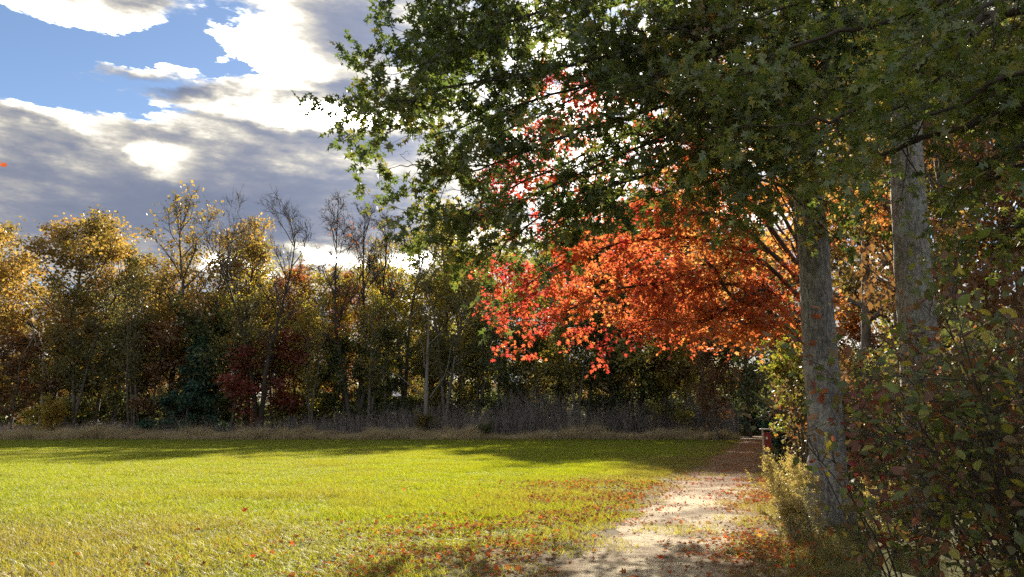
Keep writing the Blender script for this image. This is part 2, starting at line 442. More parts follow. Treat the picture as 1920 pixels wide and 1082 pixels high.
def T_oak():
    v = np.array([(0, 0, 0), (.33, .13, .03), (.07, .30, 0), (.46, .52, -.02), (.09, .60, 0), (0, 1, -.10), (-.09, .60, 0), (-.46, .52, -.02), (-.07, .30, 0), (-.33, .13, .03)])
    f = [(0, 2, 8), (2, 4, 8), (4, 6, 8), (4, 5, 6), (0, 1, 2), (2, 3, 4), (8, 7, 6), (8, 9, 0)]
    f[6] = (6, 7, 8)
    return v, np.array(f)
def T_maple():
    v = np.array([(0, 0, 0), (.42, .18, .02), (.20, .36, 0), (.52, .62, .04), (.16, .62, 0), (0, 1, -.08), (-.16, .62, 0), (-.52, .62, .04), (-.20, .36, 0), (-.42, .18, .02)])
    f = [(0, 2, 8), (2, 4, 6), (2, 6, 8), (4, 5, 6), (0, 1, 2), (2, 3, 4), (6, 7, 8), (8, 9, 0)]
    return v, np.array(f)
def T_far():
    v = np.array([(0, 0, 0), (.45, .35, .05), (.12, .62, 0), (0, 1, -.06), (-.5, .55, .06)])
    return v, np.array([(0, 1, 2), (0, 2, 4), (2, 3, 4)])
def T_ovate():
    v = np.array([(0, 0, 0), (.20, .18, .05), (.31, .45, .08), (.20, .78, .04), (0, 1.02, -.08), (-.20, .78, .04), (-.31, .45, .08), (-.20, .18, .05), (0, .45, 0)])
    f = [(8, 0, 1), (8, 1, 2), (8, 2, 3), (8, 3, 4), (8, 4, 5), (8, 5, 6), (8, 6, 7), (8, 7, 0)]
    return v, np.array(f)
def T_strip():
    v = np.array([(-.05, 0, 0), (.05, 0, 0), (.07, .5, .06), (-.07, .5, .06), (0, 1, -.1)])
    return v, np.array([(0, 1, 2), (0, 2, 3), (3, 2, 4)])

def leaf_frames(rng, d, up=0.6):
    """along-axis d -> random normals biased upward; returns x, a, n axes"""
    a = unit(d)
    n = unit(rng.normal(0, 1, a.shape) + np.array([0, 0, up * 2.0]))
    x = unit(np.cross(a, n)); n = np.cross(x, a)
    return x, a, n

def leaves_np(T, P, X, A, N, S, rnd):
    tv, tf = T
    k = len(tv)
    V = P[:, None, :] + S[:, None, None] * (tv[None, :, 0:1] * X[:, None, :] + tv[None, :, 1:2] * A[:, None, :] + tv[None, :, 2:3] * N[:, None, :])
    F = (tf[None] + (np.arange(len(P)) * k)[:, None, None]).reshape(-1, 3)
    return V.reshape(-1, 3), F, np.repeat(rnd, k)

def leaf_parts(tree, T, P, X, A, N, S, rnd, mat, count, name='leaf', crown='crown', bins=12):
    """the `count` leaves that show largest become objects of their own; the rest is one part"""
    V = P - np.array([0, 0, CAMZ])
    s, c = math.sin(PITCH), math.cos(PITCH)
    depth = V[:, 1] * c + V[:, 2] * s
    u = 960 + FPX * V[:, 0] / np.maximum(depth, .1); v = 541 - FPX * (-V[:, 1] * s + V[:, 2] * c) / np.maximum(depth, .1)
    vis = (depth > 1.0) & (u > 0) & (u < 1920) & (v > 0) & (v < 1082)
    facing = np.abs((N * unit(V)).sum(1))
    score = np.where(vis, S * facing / np.maximum(depth, .1), 0)
    order = np.argsort(-score)
    pick = order[:count]
    rest = np.ones(len(P), bool); rest[pick] = False
    Vv, F, r = leaves_np(T, P[rest], X[rest], A[rest], N[rest], S[rest], rnd[rest])
    obj(crown, mesh_np(crown, Vv, F, mat, r), tree, kind='stuff')
    mid = np.sort(rnd[pick])
    vals = [(i + .5) / bins for i in range(bins)]
    meshes = [mesh_np(name, T[0], T[1], mat, np.full(len(T[0]), b)) for b in vals]
    for i in pick:
        me = meshes[min(bins - 1, int(rnd[i] * bins))]
        o = bpy.data.objects.new(name, me); COL.objects.link(o); o.parent = tree
        mt = Matrix(((X[i][0], A[i][0], N[i][0], P[i][0]), (X[i][1], A[i][1], N[i][1], P[i][1]), (X[i][2], A[i][2], N[i][2], P[i][2]), (0, 0, 0, 1)))
        o.matrix_local = mt @ Matrix.Diagonal((S[i], S[i], S[i], 1))

def spline(pts, n):
    """smooth polyline through the given points"""
    pts = np.asarray(pts, float)
    k = len(pts)
    P = np.vstack([2 * pts[0] - pts[1], pts, 2 * pts[-1] - pts[-2]])
    out = []
    for t in np.linspace(0, k - 1 - 1e-6, n):
        i = int(t); f = t - i
        p0, p1, p2, p3 = P[i], P[i + 1], P[i + 2], P[i + 3]
        out.append(0.5 * (2 * p1 + (p2 - p0) * f + (2 * p0 - 5 * p1 + 4 * p2 - p3) * f * f + (3 * p1 - p0 - 3 * p2 + p3) * f ** 3))
    return np.array(out)

def walk(rng, start, d, length, nseg, wander, trop):
    p = np.array(start, float); d = unit(d); pts = [p.copy()]
    for _ in range(nseg):
        d = unit(d + rng.normal(0, wander, 3) + np.array([0, 0, trop]))
        p = p + d * (length / nseg)
        pts.append(p.copy())
    return np.array(pts)

# ------------------------------------------------------------------ ground and path
def ground():
    n = 61
    r = np.concatenate([-np.geomspace(1500, 8, 24), np.linspace(-6, 6, 7), np.geomspace(8, 1500, 24)])
    X, Y = np.meshgrid(r, r + 20)
    V = np.stack([X, Y, np.zeros_like(X)], -1).reshape(-1, 3)
    k = len(r)
    i = np.arange(k - 1)[:, None] * k + np.arange(k - 1)[None]
    F = np.stack([i, i + 1, i + k + 1, i + k], -1).reshape(-1, 4)
    obj('ground', mesh_np('ground', V, F, M['ground']), kind='structure')

def path_c(D): return -1.5 + 0.34 * D

def path():
    rng = np.random.default_rng(5)
    D = np.concatenate([np.arange(-6, 40, 0.25), np.arange(40, 150, 2.0)])
    w = 0.95 + 0.010 * np.clip(D, 0, 60)
    def rag(): 
        a = np.cumsum(rng.normal(0, .07, len(D))); a -= np.convolve(a, np.ones(25) / 25, 'same')
        return a * 1.5 + rng.normal(0, .07, len(D))
    L = path_c(D) - w + rag(); Rr = path_c(D) + w + rag()
    V = []
    for i in range(len(D)):
        for f in (0, .33, .66, 1): V.append((L[i] + (Rr[i] - L[i]) * f, D[i], 0.006))
    V = np.array(V)
    F = []
    for i in range(len(D) - 1):
        for j in range(3):
            a = i * 4 + j; F.append((a, a + 1, a + 5, a + 4))
    obj('path', mesh_np('path', V, np.array(F), M['path']), kind='structure')
ground(); path()

# ------------------------------------------------------------------ grass (stuff, instanced tufts)
def instancer(name, P, rot, scl, idx, extra, sources, label=None):
    me = bpy.data.meshes.new(name)
    me.vertices.add(len(P)); me.vertices.foreach_set('co', np.asarray(P, np.float32).ravel())
    a = me.attributes.new('rot', 'FLOAT_VECTOR', 'POINT'); a.data.foreach_set('vector', np.asarray(rot, np.float32).ravel())
    a = me.attributes.new('scl', 'FLOAT_VECTOR', 'POINT'); a.data.foreach_set('vector', np.asarray(scl, np.float32).ravel())
    a = me.attributes.new('idx', 'INT', 'POINT'); a.data.foreach_set('value', np.asarray(idx, np.int32))
    a = me.attributes.new('tint', 'FLOAT', 'POINT'); a.data.foreach_set('value', np.asarray(extra, np.float32))
    o = bpy.data.objects.new(name, me); COL.objects.link(o)
    c = bpy.data.collections.new(name + '_tufts')
    for k, s in enumerate(sources):
        so = bpy.data.objects.new('%s_tuft_%02d' % (name, k), s); c.objects.link(so)
    g = bpy.data.node_groups.new(name, 'GeometryNodeTree')
    g.interface.new_socket('Geometry', in_out='INPUT', socket_type='NodeSocketGeometry')
    g.interface.new_socket('Geometry', in_out='OUTPUT', socket_type='NodeSocketGeometry')
    N = g.nodes; Lk = g.links
    gi = N.new('NodeGroupInput'); go = N.new('NodeGroupOutput')
    ip = N.new('GeometryNodeInstanceOnPoints'); ci = N.new('GeometryNodeCollectionInfo')
    ci.inputs['Collection'].default_value = c
    ci.inputs['Separate Children'].default_value = True
    ci.inputs['Reset Children'].default_value = True
    def na(nm, t):
        n = N.new('GeometryNodeInputNamedAttribute'); n.data_type = t; n.inputs['Name'].default_value = nm
        return n.outputs['Attribute']
    Lk.new(gi.outputs[0], ip.inputs['Points']); Lk.new(ci.outputs[0], ip.inputs['Instance'])
    ip.inputs['Pick Instance'].default_value = True
    Lk.new(na('idx', 'INT'), ip.inputs['Instance Index'])
    e2r = N.new('FunctionNodeEulerToRotation'); Lk.new(na('rot', 'FLOAT_VECTOR'), e2r.inputs[0])
    Lk.new(e2r.outputs[0], ip.inputs['Rotation'])
    Lk.new(na('scl', 'FLOAT_VECTOR'), ip.inputs['Scale'])
    Lk.new(ip.outputs[0], go.inputs[0])
    md = o.modifiers.new('scatter', 'NODES'); md.node_group = g
    o['kind'] = 'stuff'
    if label: o['label'] = label
    return o

def blades(rng, n, half, h0, h1, w, lean, mat, name, rlo=0.0, rhi=1.0, curl=0.5):
    x = rng.uniform(-half, half, n); y = rng.uniform(-half, half, n)
    h = rng.uniform(h0, h1, n) * rng.uniform(.7, 1.1, n)
    ang = rng.uniform(0, 2 * math.pi, n)
    l = rng.normal(0, lean, (n, 2)) + np.array([-0.25, -0.05]) * lean * 2
    ww = w * rng.uniform(.6, 1.3, n)
    dx = np.cos(ang) * ww; dy = np.sin(ang) * ww
    b0 = np.stack([x - dx, y - dy, np.full(n, -.01)], 1); b1 = np.stack([x + dx, y + dy, np.full(n, -.01)], 1)
    mx = x + l[:, 0] * h * .4; my = y + l[:, 1] * h * .4
    m0 = np.stack([mx - dx * .8, my - dy * .8, h * .6], 1); m1 = np.stack([mx + dx * .8, my + dy * .8, h * .6], 1)
    tp = np.stack([x + l[:, 0] * h * (1 + curl), y + l[:, 1] * h * (1 + curl), h], 1)
    V = np.stack([b0, b1, m1, m0, tp], 1).reshape(-1, 3)
    k = np.arange(n)[:, None, None] * 5
    F = (np.array([[0, 1, 2], [0, 2, 3], [3, 2, 4]])[None] + k).reshape(-1, 3)
    r = np.repeat(rlo + (rhi - rlo) * rng.beta(1.6, 2.0, n), 5)
    return mesh_np(name, V, F, mat, r)

def vnoise(x, y, s, seed):
    """cheap smooth value noise in numpy"""
    rg = np.random.default_rng(seed); tab = rg.random((64, 64))
    u = x / s; v = y / s
    i = np.floor(u).astype(int); j = np.floor(v).astype(int); f = u - i; g = v - j
    f = f * f * (3 - 2 * f); g = g * g * (3 - 2 * g)
    a = tab[i % 64, j % 64]; b = tab[(i + 1) % 64, j % 64]; c = tab[i % 64, (j + 1) % 64]; d = tab[(i + 1) % 64, (j + 1) % 64]
    return (a * (1 - f) + b * f) * (1 - g) + (c * (1 - f) + d * f) * g

def grass():
    rng = np.random.default_rng(11)
    lush = [blades(rng, 900, .42, .05, .12, .0042, .42, M['grass'], 'grass_tuft', 0, .93) for _ in range(4)]
    mixd = [blades(rng, 620, .42, .035, .095, .0042, .65, M['grass'], 'grass_tuft', .15, 1.0) for _ in range(3)]
    thin = [blades(rng, 170, .42, .02, .07, .0042, .8, M['grass'], 'grass_tuft', .3, 1.0) for _ in range(2)]
    step = 0.56
    ys = np.arange(2.0, 76, step)
    P = []
    for yv in ys:
        hw = yv * .80 + 7
        xs = np.arange(-hw, min(hw, path_c(yv) + 6.0), step)
        P.append(np.stack([xs, np.full_like(xs, yv), np.zeros_like(xs)], 1))
    P = np.concatenate(P)
    P[:, :2] += rng.uniform(-.25, .25, (len(P), 2))
    off = P[:, 0] - path_c(P[:, 1])
    n1 = vnoise(P[:, 0], P[:, 1], 1.3, 1); n2 = vnoise(P[:, 0], P[:, 1], 4.5, 2)
    pw = .95 + .01 * np.clip(P[:, 1], 0, 60)
    a = np.abs(off)
    onpath = a < pw - .1 + (n1 - .5) * 1.1
    keep = ~(onpath & ((n1 < .78) | (P[:, 1] > 24))) & ~((off > pw + 1.0) & (P[:, 1] > 14))
    P, off, n1, n2, pw, onpath = (q[keep] for q in (P, off, n1, n2, pw, onpath))
    n = len(P)
    near = np.clip((16.5 - P[:, 1] + (n2 - .5) * 9) / 6, 0, 1)           # worn, drier turf close by and beside the path
    edge = np.clip((off + 6.0 + (n2 - .5) * 3) / 4.5, 0, 1)
    dry = np.clip(np.maximum(near * .92, edge) + (n1 - .5) * .5, 0, 1)
    idx = np.where(dry < .45, rng.integers(0, 4, n), rng.integers(4, 7, n))
    idx = np.where(onpath | (edge > .96), rng.integers(7, 9, n), idx)
    rot = np.zeros((n, 3)); rot[:, 2] = rng.normal(0, .5, n)
    n3 = vnoise(P[:, 0], P[:, 1], 9.0, 31); n4 = vnoise(P[:, 0], P[:, 1], 2.4, 33)
    s = rng.uniform(.75, 1.3, n); scl = np.stack([np.ones(n), np.ones(n), s * (1 + .7 * (n1 - .5) + .5 * (n4 - .5))], 1)
    instancer('grass', P, rot, scl, idx, np.clip(dry * 0.72 + .5 * (n3 - .55) + .45 * (n4 - .5) + rng.normal(0, .08, n), 0, 1), lush + mixd + thin, 'short green meadow grass covering the field')
grass()

def verge_grass():
    """longer shaded grass and weeds round the big trunk, right of the path"""
    rng = np.random.default_rng(14)
    src = [blades(rng, 150, .30, .14, .42, .0045, .5, M['weed_leaf'], 'verge_tuft', .0, .75, .8) for _ in range(4)]
    P = []
    for yv in np.arange(3.2, 19, .34):
        xs = np.arange(path_c(yv) + 1.6, path_c(yv) + 9, .36)
        P.append(np.stack([xs, np.full_like(xs, yv), np.zeros_like(xs)], 1))
    P = np.concatenate(P); P[:, :2] += rng.uniform(-.2, .2, (len(P), 2))
    off = P[:, 0] - path_c(P[:, 1])
    n1 = vnoise(P[:, 0], P[:, 1], .9, 7)
    k = rng.random(len(P)) < np.clip((off - 1.4) / .8, 0.1, 1) * (0.35 + .6 * n1)
    P = P[k]; off = off[k]; n1 = n1[k]; n = len(P)
    rot = np.zeros((n, 3)); rot[:, 2] = rng.uniform(0, 6.28, n)
    s = rng.uniform(.5, 1.1, n) * np.clip(.45 + (off - 1.5) * .35, .4, 1.0)
    instancer('weeds', P, rot, np.stack([s * .5 + .5, s * .5 + .5, s], 1), rng.integers(0, 4, n), np.zeros(n), src, 'tangled olive weeds and long grass round the big trunk')
verge_grass()

def tall_dry_grass():
    rng = np.random.default_rng(21)
    src = [blades(rng, 420, .6, .5, 1.15, .008, .22, M['dry_grass'], 'dry_tuft', 0, 1, .4) for _ in range(4)]
    P = []
    for yv in np.arange(73.5, 80, .7):
        xs = np.arange(-70, path_c(yv) - 2.0, .8)
        P.append(np.stack([xs, np.full_like(xs, yv), np.zeros_like(xs)], 1))
    P = np.concatenate(P); P[:, :2] += rng.uniform(-.5, .5, (len(P), 2))
    n1 = vnoise(P[:, 0], P[:, 1], 2.2, 4)
    P = P[(P[:, 1] > 74 + n1 * 2.0)]
    n = len(P); n1 = vnoise(P[:, 0], P[:, 1], 2.2, 9)
    rot = np.zeros((n, 3)); rot[:, 2] = rng.uniform(0, 6.28, n)
    n5 = vnoise(P[:, 0], P[:, 1], .9, 17)
    s = (.35 + 1.0 * n1) * (.55 + .9 * n5) * rng.uniform(.7, 1.3, n)
    instancer('tall_dry_grass', P, rot, np.stack([np.ones(n), np.ones(n), s], 1), rng.integers(0, 4, n), np.zeros(n), src, 'band of tall buff dry grass along the far edge of the field')
tall_dry_grass()

# ------------------------------------------------------------------ far trees
def far_tree(seed, H, base, spread, shape='round', n1=16, n2=6, n3=5, nleaf=9000, leaf=.24, sig=.45, up=.35, trunk_r=None, lean=0.0, droop=0.0, bare_top=0.0, nstem=1, twigs=False):
    """woody skeleton (trunk mesh, branch mesh) and leaf cloud arrays for a tree of height H standing at the origin"""
    rng = np.random.default_rng(seed)
    trunk = Tubes(); br = Tubes(); sites = []; A = []; B = []; rr = []
    tr = trunk_r or H * .013
    stems = []
    for k in range(nstem):
        d = np.array([lean + rng.normal(0, .05 + .12 * (nstem > 1)), rng.normal(0, .05 + .1 * (nstem > 1)), 1.0])
        pts = walk(rng, (rng.normal(0, .25) * (nstem > 1), rng.normal(0, .25) * (nstem > 1), -.15), d, H * (.96 if shape != 'round' else .86) * rng.uniform(.85, 1) , 12, .045, .03)
        rad = tr * (1 - np.linspace(0, 1, 13) * .88); rad[0] *= 1.35
        trunk.add(pts, rad, 7)
        stems.append(pts)
    gold = 2.399
    for k in range(n1 * nstem):
        pts = stems[k % nstem]
        f = base + (1 - base) * ((k // nstem + rng.random()) / n1)
        i = f * 12; j = min(11, int(i)); p = pts[j] + (pts[j + 1] - pts[j]) * (i - j)
        g = (f - base) / (1 - base)
        prof = {'round': math.sqrt(max(.06, 1 - (2 * g - .8) ** 2 / 1.6)), 'cone': 1.05 - g, 'vase': .35 + .65 * g, 'oval': math.sin(math.pi * (.12 + .8 * g)) ** .7}[shape]
        L = spread * prof * rng.uniform(.7, 1.15)
        az = k * gold + rng.normal(0, .4)
        ups = up + .9 * g if shape != 'cone' else up - .1
        d = np.array([math.cos(az), math.sin(az), ups + rng.normal(0, .15)])
        l1 = walk(rng, p, d, L, 7, .10, .05 - droop)
        r1 = tr * .42 * (1 - .6 * g)
        br.add(l1, r1 * (1 - np.linspace(0, 1, 8) * .8), 4)
        for c in range(n2):
            t = rng.uniform(.25, 1.0); i = t * 7; j = min(6, int(i)); p2 = l1[j] + (l1[j + 1] - l1[j]) * (i - j)
            dd = unit(l1[j + 1] - l1[j]) + rng.normal(0, .55, 3) + np.array([0, 0, .2 - droop])
            L2 = L * rng.uniform(.25, .5) * (1.15 - .5 * t)
            l2 = walk(rng, p2, dd, L2, 4, .14, .04 - droop)
            br.add(l2, r1 * .4 * (1 - np.linspace(0, 1, 5) * .8), 3)
            for e in range(n3):
                t = rng.uniform(.2, 1.0); i = t * 4; j = min(3, int(i)); p3 = l2[j] + (l2[j + 1] - l2[j]) * (i - j)
                d3 = unit(unit(l2[j + 1] - l2[j]) + rng.normal(0, .6, 3) + np.array([0, 0, .15 - droop]))
                q3 = p3 + d3 * L2 * rng.uniform(.3, .7)
                A.append(p3); B.append(q3); rr.append(max(.014, r1 * .16))
                if twigs:
                    for _ in range(3):
                        s0 = p3 + (q3 - p3) * rng.uniform(.2, .9); A.append(s0); B.append(s0 + unit(d3 + rng.normal(0, .5, 3) + np.array([0, 0, .25])) * L2 * rng.uniform(.2, .45)); rr.append(.011)
                if not (rng.random() < bare_top * g ** .5 * 1.3):
                    sites.append(p3 + (q3 - p3) * .6)
    V, F = cones(A, B, rr)
    out = {'trunk': trunk, 'br': br, 'tw': (V, F)}
    if nleaf and sites:
        S = np.array(sites)
        w = rng.gamma(1.2, 1.0, len(S)); w /= w.sum()
        P = S[rng.choice(len(S), nleaf, p=w)] + rng.normal(0, sig, (nleaf, 3)) * np.array([1, 1, .75])
        d = rng.normal(0, 1, (nleaf, 3)) + np.array([0, 0, -.35])
        X, Aa, N = leaf_frames(rng, d, .4)
        sz = leaf * rng.uniform(.6, 1.3, nleaf)
        # leaves of one clump share a shade
        cl = vnoise(P[:, 0] * 1.0 + P[:, 2] * .6, P[:, 1] + P[:, 2] * .8, 1.6, seed + 3)
        rn = np.clip(.55 * rng.random(nleaf) + .75 * (cl - .5) + .2, 0, 1)
        out['leaf'] = leaves_np(T_far(), P, X, Aa, N, sz, rn)
    return out

def tri_from_quads(V, F): return V, np.concatenate([F[:, [0, 1, 2]], F[:, [0, 2, 3]]])

FT = {}
def kind_of_tree(key, **kw):
    d = far_tree(**kw)
    tm = d['trunk'].mesh('trunk', M['far_bark'])
    bv, bf = tri_from_quads(np.concatenate(d['br'].V), np.concatenate(d['br'].F))
    V = np.concatenate([bv, d['tw'][0]]); F = np.concatenate([bf, d['tw'][1] + len(bv)])
    bm = mesh_np('branches', V, F, M['far_bark'])
    lm = mesh_np('crown', d['leaf'][0], d['leaf'][1], M['gold_leaf'], d['leaf'][2]) if 'leaf' in d else None
    zs = d['leaf'][0][:, 2] if ('leaf' in d and kw['nleaf'] > 1000) else V[:, 2]
    FT[key] = (tm, bm, lm, float(np.percentile(zs, 99.7)))

kind_of_tree('round_a', seed=1, H=20, base=.22, spread=5.6, n1=22, n2=7, n3=5, nleaf=16000, leaf=.215, sig=.42)
kind_of_tree('round_b', seed=2, H=20, base=.28, spread=5.0, n1=18, n2=7, n3=5, nleaf=10000, leaf=.215, sig=.40, bare_top=.35)
kind_of_tree('airy', seed=3, H=20, base=.25, spread=4.2, shape='oval', n1=18, n2=6, n3=5, nleaf=5500, leaf=.24, sig=.42, bare_top=.6, twigs=True)
kind_of_tree('twiggy', seed=23, H=20, base=.24, spread=4.8, shape='oval', n1=22, n2=7, n3=6, nleaf=8500, leaf=.24, sig=.40, up=.6, bare_top=.75, twigs=True, nstem=2)
kind_of_tree('airy_b', seed=4, H=20, base=.30, spread=4.0, shape='oval', n1=16, n2=6, n3=5, nleaf=4200, leaf=.24, sig=.5, nstem=2)
kind_of_tree('bare_vase', seed=5, H=20, base=.30, spread=5.2, shape='vase', n1=18, n2=8, n3=7, nleaf=900, leaf=.2, sig=.4, up=1.3, bare_top=.8, twigs=True, nstem=2)
kind_of_tree('bare_tall', seed=6, H=20, base=.26, spread=3.6, shape='oval', n1=20, n2=8, n3=7, nleaf=700, leaf=.2, sig=.4, up=1.7, bare_top=.8, twigs=True, nstem=3, trunk_r=.19)
kind_of_tree('low_a', seed=7, H=10, base=.16, spread=3.4, n1=18, n2=6, n3=5, nleaf=5600, leaf=.21, sig=.35)
kind_of_tree('low_b', seed=8, H=10, base=.12, spread=3.0, shape='oval', n1=18, n2=6, n3=5, nleaf=5200, leaf=.21, sig=.35)
kind_of_tree('cone', seed=9, H=9, base=.06, spread=2.9, shape='cone', n1=34, n2=6, n3=4, nleaf=9000, leaf=.20, sig=.20, up=.05, droop=.03)
kind_of_tree('bush', seed=10, H=3.5, base=.08, spread=2.3, n1=16, n2=5, n3=4, nleaf=4500, leaf=.16, sig=.20, up=.6)
kind_of_tree('multi', seed=12, H=20, base=.34, spread=4.0, shape='vase', n1=12, n2=6, n3=5, nleaf=3600, leaf=.24, sig=.55, up=.9, nstem=4, trunk_r=.17)

def place_tree(key, x, D, top, mat, name, label, cat, group=None, wide=1.0, yaw=None, bark=None, rng=random.Random(3)):
    """tree of a kind whose foot stands D metres ahead at photo column x and whose top reaches photo row `top`"""
    p = at(x, 795, D); tp = at(x, top, D)
    h = tp[2]
    tm, bm, lm, H = FT[key]
    root = bpy.data.objects.new(name, None); COL.objects.link(root)
    root.empty_display_size = .5
    root.location = (p[0], D, 0)
    s = h / H
    root.scale = (s * wide, s * wide, s)
    root.rotation_euler = (0, 0, rng.uniform(0, 6.28) if yaw is None else yaw)
    tag(root, label, cat, group)
    for nm, me, mt in (('trunk', tm, bark or M['far_bark']), ('branches', bm, bark or M['far_bark']), ('crown', lm, mat)):
        if me is None: continue
        o = bpy.data.objects.new(nm, me); COL.objects.link(o); o.parent = root
        o.material_slots[0].link = 'OBJECT'; o.material_slots[0].material = mt
        if nm == 'crown': o['kind'] = 'stuff'
    return root

G1 = 'tall autumn trees at the far edge of the field'
for a in [
    ('round_a', 92, 86, 392, M['gold_leaf'], 'oak_tree', 'broad golden-brown round-crowned tree, the big leftmost one across the field', 'tree', G1, 1.2),
    ('round_a', -65, 87, 398, M['gold_leaf'], 'oak_tree', 'golden tree cut off by the left edge of the picture, across the field', 'tree', G1, 1.0),
    ('round_b', 178, 90, 446, M['gold_leaf'], 'oak_tree', 'lower golden tree just right of the broad round-crowned one across the field', 'tree', G1, .8),
    ('twiggy', 318, 86, 366, M['gold_leaf'], 'oak_tree', 'tall brown-gold tree with bare twiggy top rising above its neighbours', 'tree', G1, 1.05),
    ('round_b', 275, 92, 470, M['olive_leaf'], 'oak_tree', 'olive-gold tree behind the tall tree with the twiggy top', 'tree', G1, .8),
    ('airy', 446, 91, 410, M['gold_leaf'], 'oak_tree', 'thin gold-leaved tree directly behind the bare spreading tree', 'tree', G1, .75),
    ('bare_vase', 488, 82.5, 376, M['yellow_leaf'], 'bare_tree', 'leafless spreading tree with upswept twigs against dark cloud', 'bare tree', G1, 1.0, None, M['twig']),
    ('round_b', 552, 93, 505, M['orange_leaf'], 'oak_tree', 'orange-gold tree between the two bare trees across the field', 'tree', G1, .8),
    ('round_b', 622, 100, 505, M['orange_leaf'], 'maple_tree', 'distant orange-red tree low behind the tall bare tree', 'tree', G1, .7),
    ('bare_tall', 668, 82, 348, M['orange_leaf'], 'bare_tree', 'tallest leafless tree, slender with several upright stems', 'bare tree', G1, 1.0, None, M['twig']),
    ('airy_b', 756, 90, 425, M['yellow_leaf'], 'ash_tree', 'thin yellow-green tree right of the tallest leafless tree', 'tree', G1, .9),
    ('airy', 832, 94, 370, M['yellow_leaf'], 'ash_tree', 'tall yellow-green tree half hidden behind the hanging oak bough', 'tree', G1, 1.1),
    ('multi', 893, 84, 455, M['yellow_leaf'], 'ash_tree', 'leaning many-stemmed tree with sparse yellow leaves left of the red maple', 'tree', G1, .8),
    ('airy_b', 700, 98, 480, M['yellow_leaf'], 'ash_tree', 'yellow-green tree seen between the tallest leafless tree and the snag', 'tree', G1, 1.0),
    ('airy', 960, 92, 430, M['yellow_leaf'], 'ash_tree', 'yellow tree behind the left tip of the red maple', 'tree', G1, 1.0),
    ('round_a', 1050, 86, 425, M['yellow_leaf'], 'oak_tree', 'yellow-green tree showing below the lowest tip of the red maple', 'tree', G1, 1.0),
    ('round_a', 1150, 84, 425, M['olive_leaf'], 'oak_tree', 'olive tree behind the middle of the red maple', 'tree', G1, 1.1),
    ('round_a', 1245, 83, 372, M['yellow_leaf'], 'oak_tree', 'yellow-leaved tree showing under the orange maple, left of the path end', 'tree', G1, 1.1),
    ('round_a', 1325, 80, 365, M['rust_leaf'], 'oak_tree', 'dark-trunked tree at the left side of the path where it enters the wood', 'tree', G1, .9),
    ('round_a', 1200, 90, 400, M['olive_leaf'], 'oak_tree', 'tall olive tree hidden behind the right half of the maple', 'tree', G1, 1.0),
    ('round_a', 1290, 88, 400, M['olive_leaf'], 'oak_tree', 'tall olive tree behind the maple just left of the path end', 'tree', G1, 1.0),
    ('round_a', 1400, 96, 430, M['olive_leaf'], 'oak_tree', 'dark tree standing over the far end of the path', 'tree', G1, .9),
]:
    place_tree(*a)

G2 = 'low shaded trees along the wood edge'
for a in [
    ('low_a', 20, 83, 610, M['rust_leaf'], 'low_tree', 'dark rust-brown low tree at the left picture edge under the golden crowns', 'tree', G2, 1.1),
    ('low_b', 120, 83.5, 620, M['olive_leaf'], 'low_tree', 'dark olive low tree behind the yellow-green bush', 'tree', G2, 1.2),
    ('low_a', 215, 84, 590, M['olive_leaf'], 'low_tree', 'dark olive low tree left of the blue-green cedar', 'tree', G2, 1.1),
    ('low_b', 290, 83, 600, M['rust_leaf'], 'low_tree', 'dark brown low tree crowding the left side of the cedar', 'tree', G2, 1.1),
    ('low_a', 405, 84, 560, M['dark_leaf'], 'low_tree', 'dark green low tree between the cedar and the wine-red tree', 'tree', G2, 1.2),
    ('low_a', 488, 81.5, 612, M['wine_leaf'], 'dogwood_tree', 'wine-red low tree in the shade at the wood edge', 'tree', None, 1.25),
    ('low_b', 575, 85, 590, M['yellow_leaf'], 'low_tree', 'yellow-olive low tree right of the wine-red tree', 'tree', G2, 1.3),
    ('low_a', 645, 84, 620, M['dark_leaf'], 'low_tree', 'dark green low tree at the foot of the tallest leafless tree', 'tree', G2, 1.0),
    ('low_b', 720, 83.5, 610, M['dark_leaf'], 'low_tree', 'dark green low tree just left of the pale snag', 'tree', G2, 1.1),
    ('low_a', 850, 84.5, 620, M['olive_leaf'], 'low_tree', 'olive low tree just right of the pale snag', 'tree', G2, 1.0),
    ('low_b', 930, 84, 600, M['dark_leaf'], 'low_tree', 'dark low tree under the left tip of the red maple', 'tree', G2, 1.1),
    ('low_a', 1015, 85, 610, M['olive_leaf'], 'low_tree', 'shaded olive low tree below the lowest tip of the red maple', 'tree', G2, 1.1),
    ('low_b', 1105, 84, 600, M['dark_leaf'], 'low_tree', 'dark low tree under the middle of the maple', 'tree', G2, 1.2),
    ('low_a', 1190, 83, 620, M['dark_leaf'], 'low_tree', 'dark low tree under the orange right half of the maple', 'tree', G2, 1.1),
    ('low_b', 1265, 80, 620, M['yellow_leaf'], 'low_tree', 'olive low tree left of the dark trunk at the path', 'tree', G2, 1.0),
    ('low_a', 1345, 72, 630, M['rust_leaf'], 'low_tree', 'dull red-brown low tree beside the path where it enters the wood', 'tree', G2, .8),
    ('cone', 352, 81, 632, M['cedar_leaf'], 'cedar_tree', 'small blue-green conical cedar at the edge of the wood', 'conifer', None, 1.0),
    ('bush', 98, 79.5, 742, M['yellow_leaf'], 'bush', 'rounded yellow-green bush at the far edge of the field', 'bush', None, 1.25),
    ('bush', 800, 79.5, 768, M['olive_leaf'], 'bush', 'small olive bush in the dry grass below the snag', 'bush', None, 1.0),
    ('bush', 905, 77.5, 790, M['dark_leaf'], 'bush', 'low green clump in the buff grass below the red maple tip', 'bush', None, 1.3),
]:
    place_tree(*a)

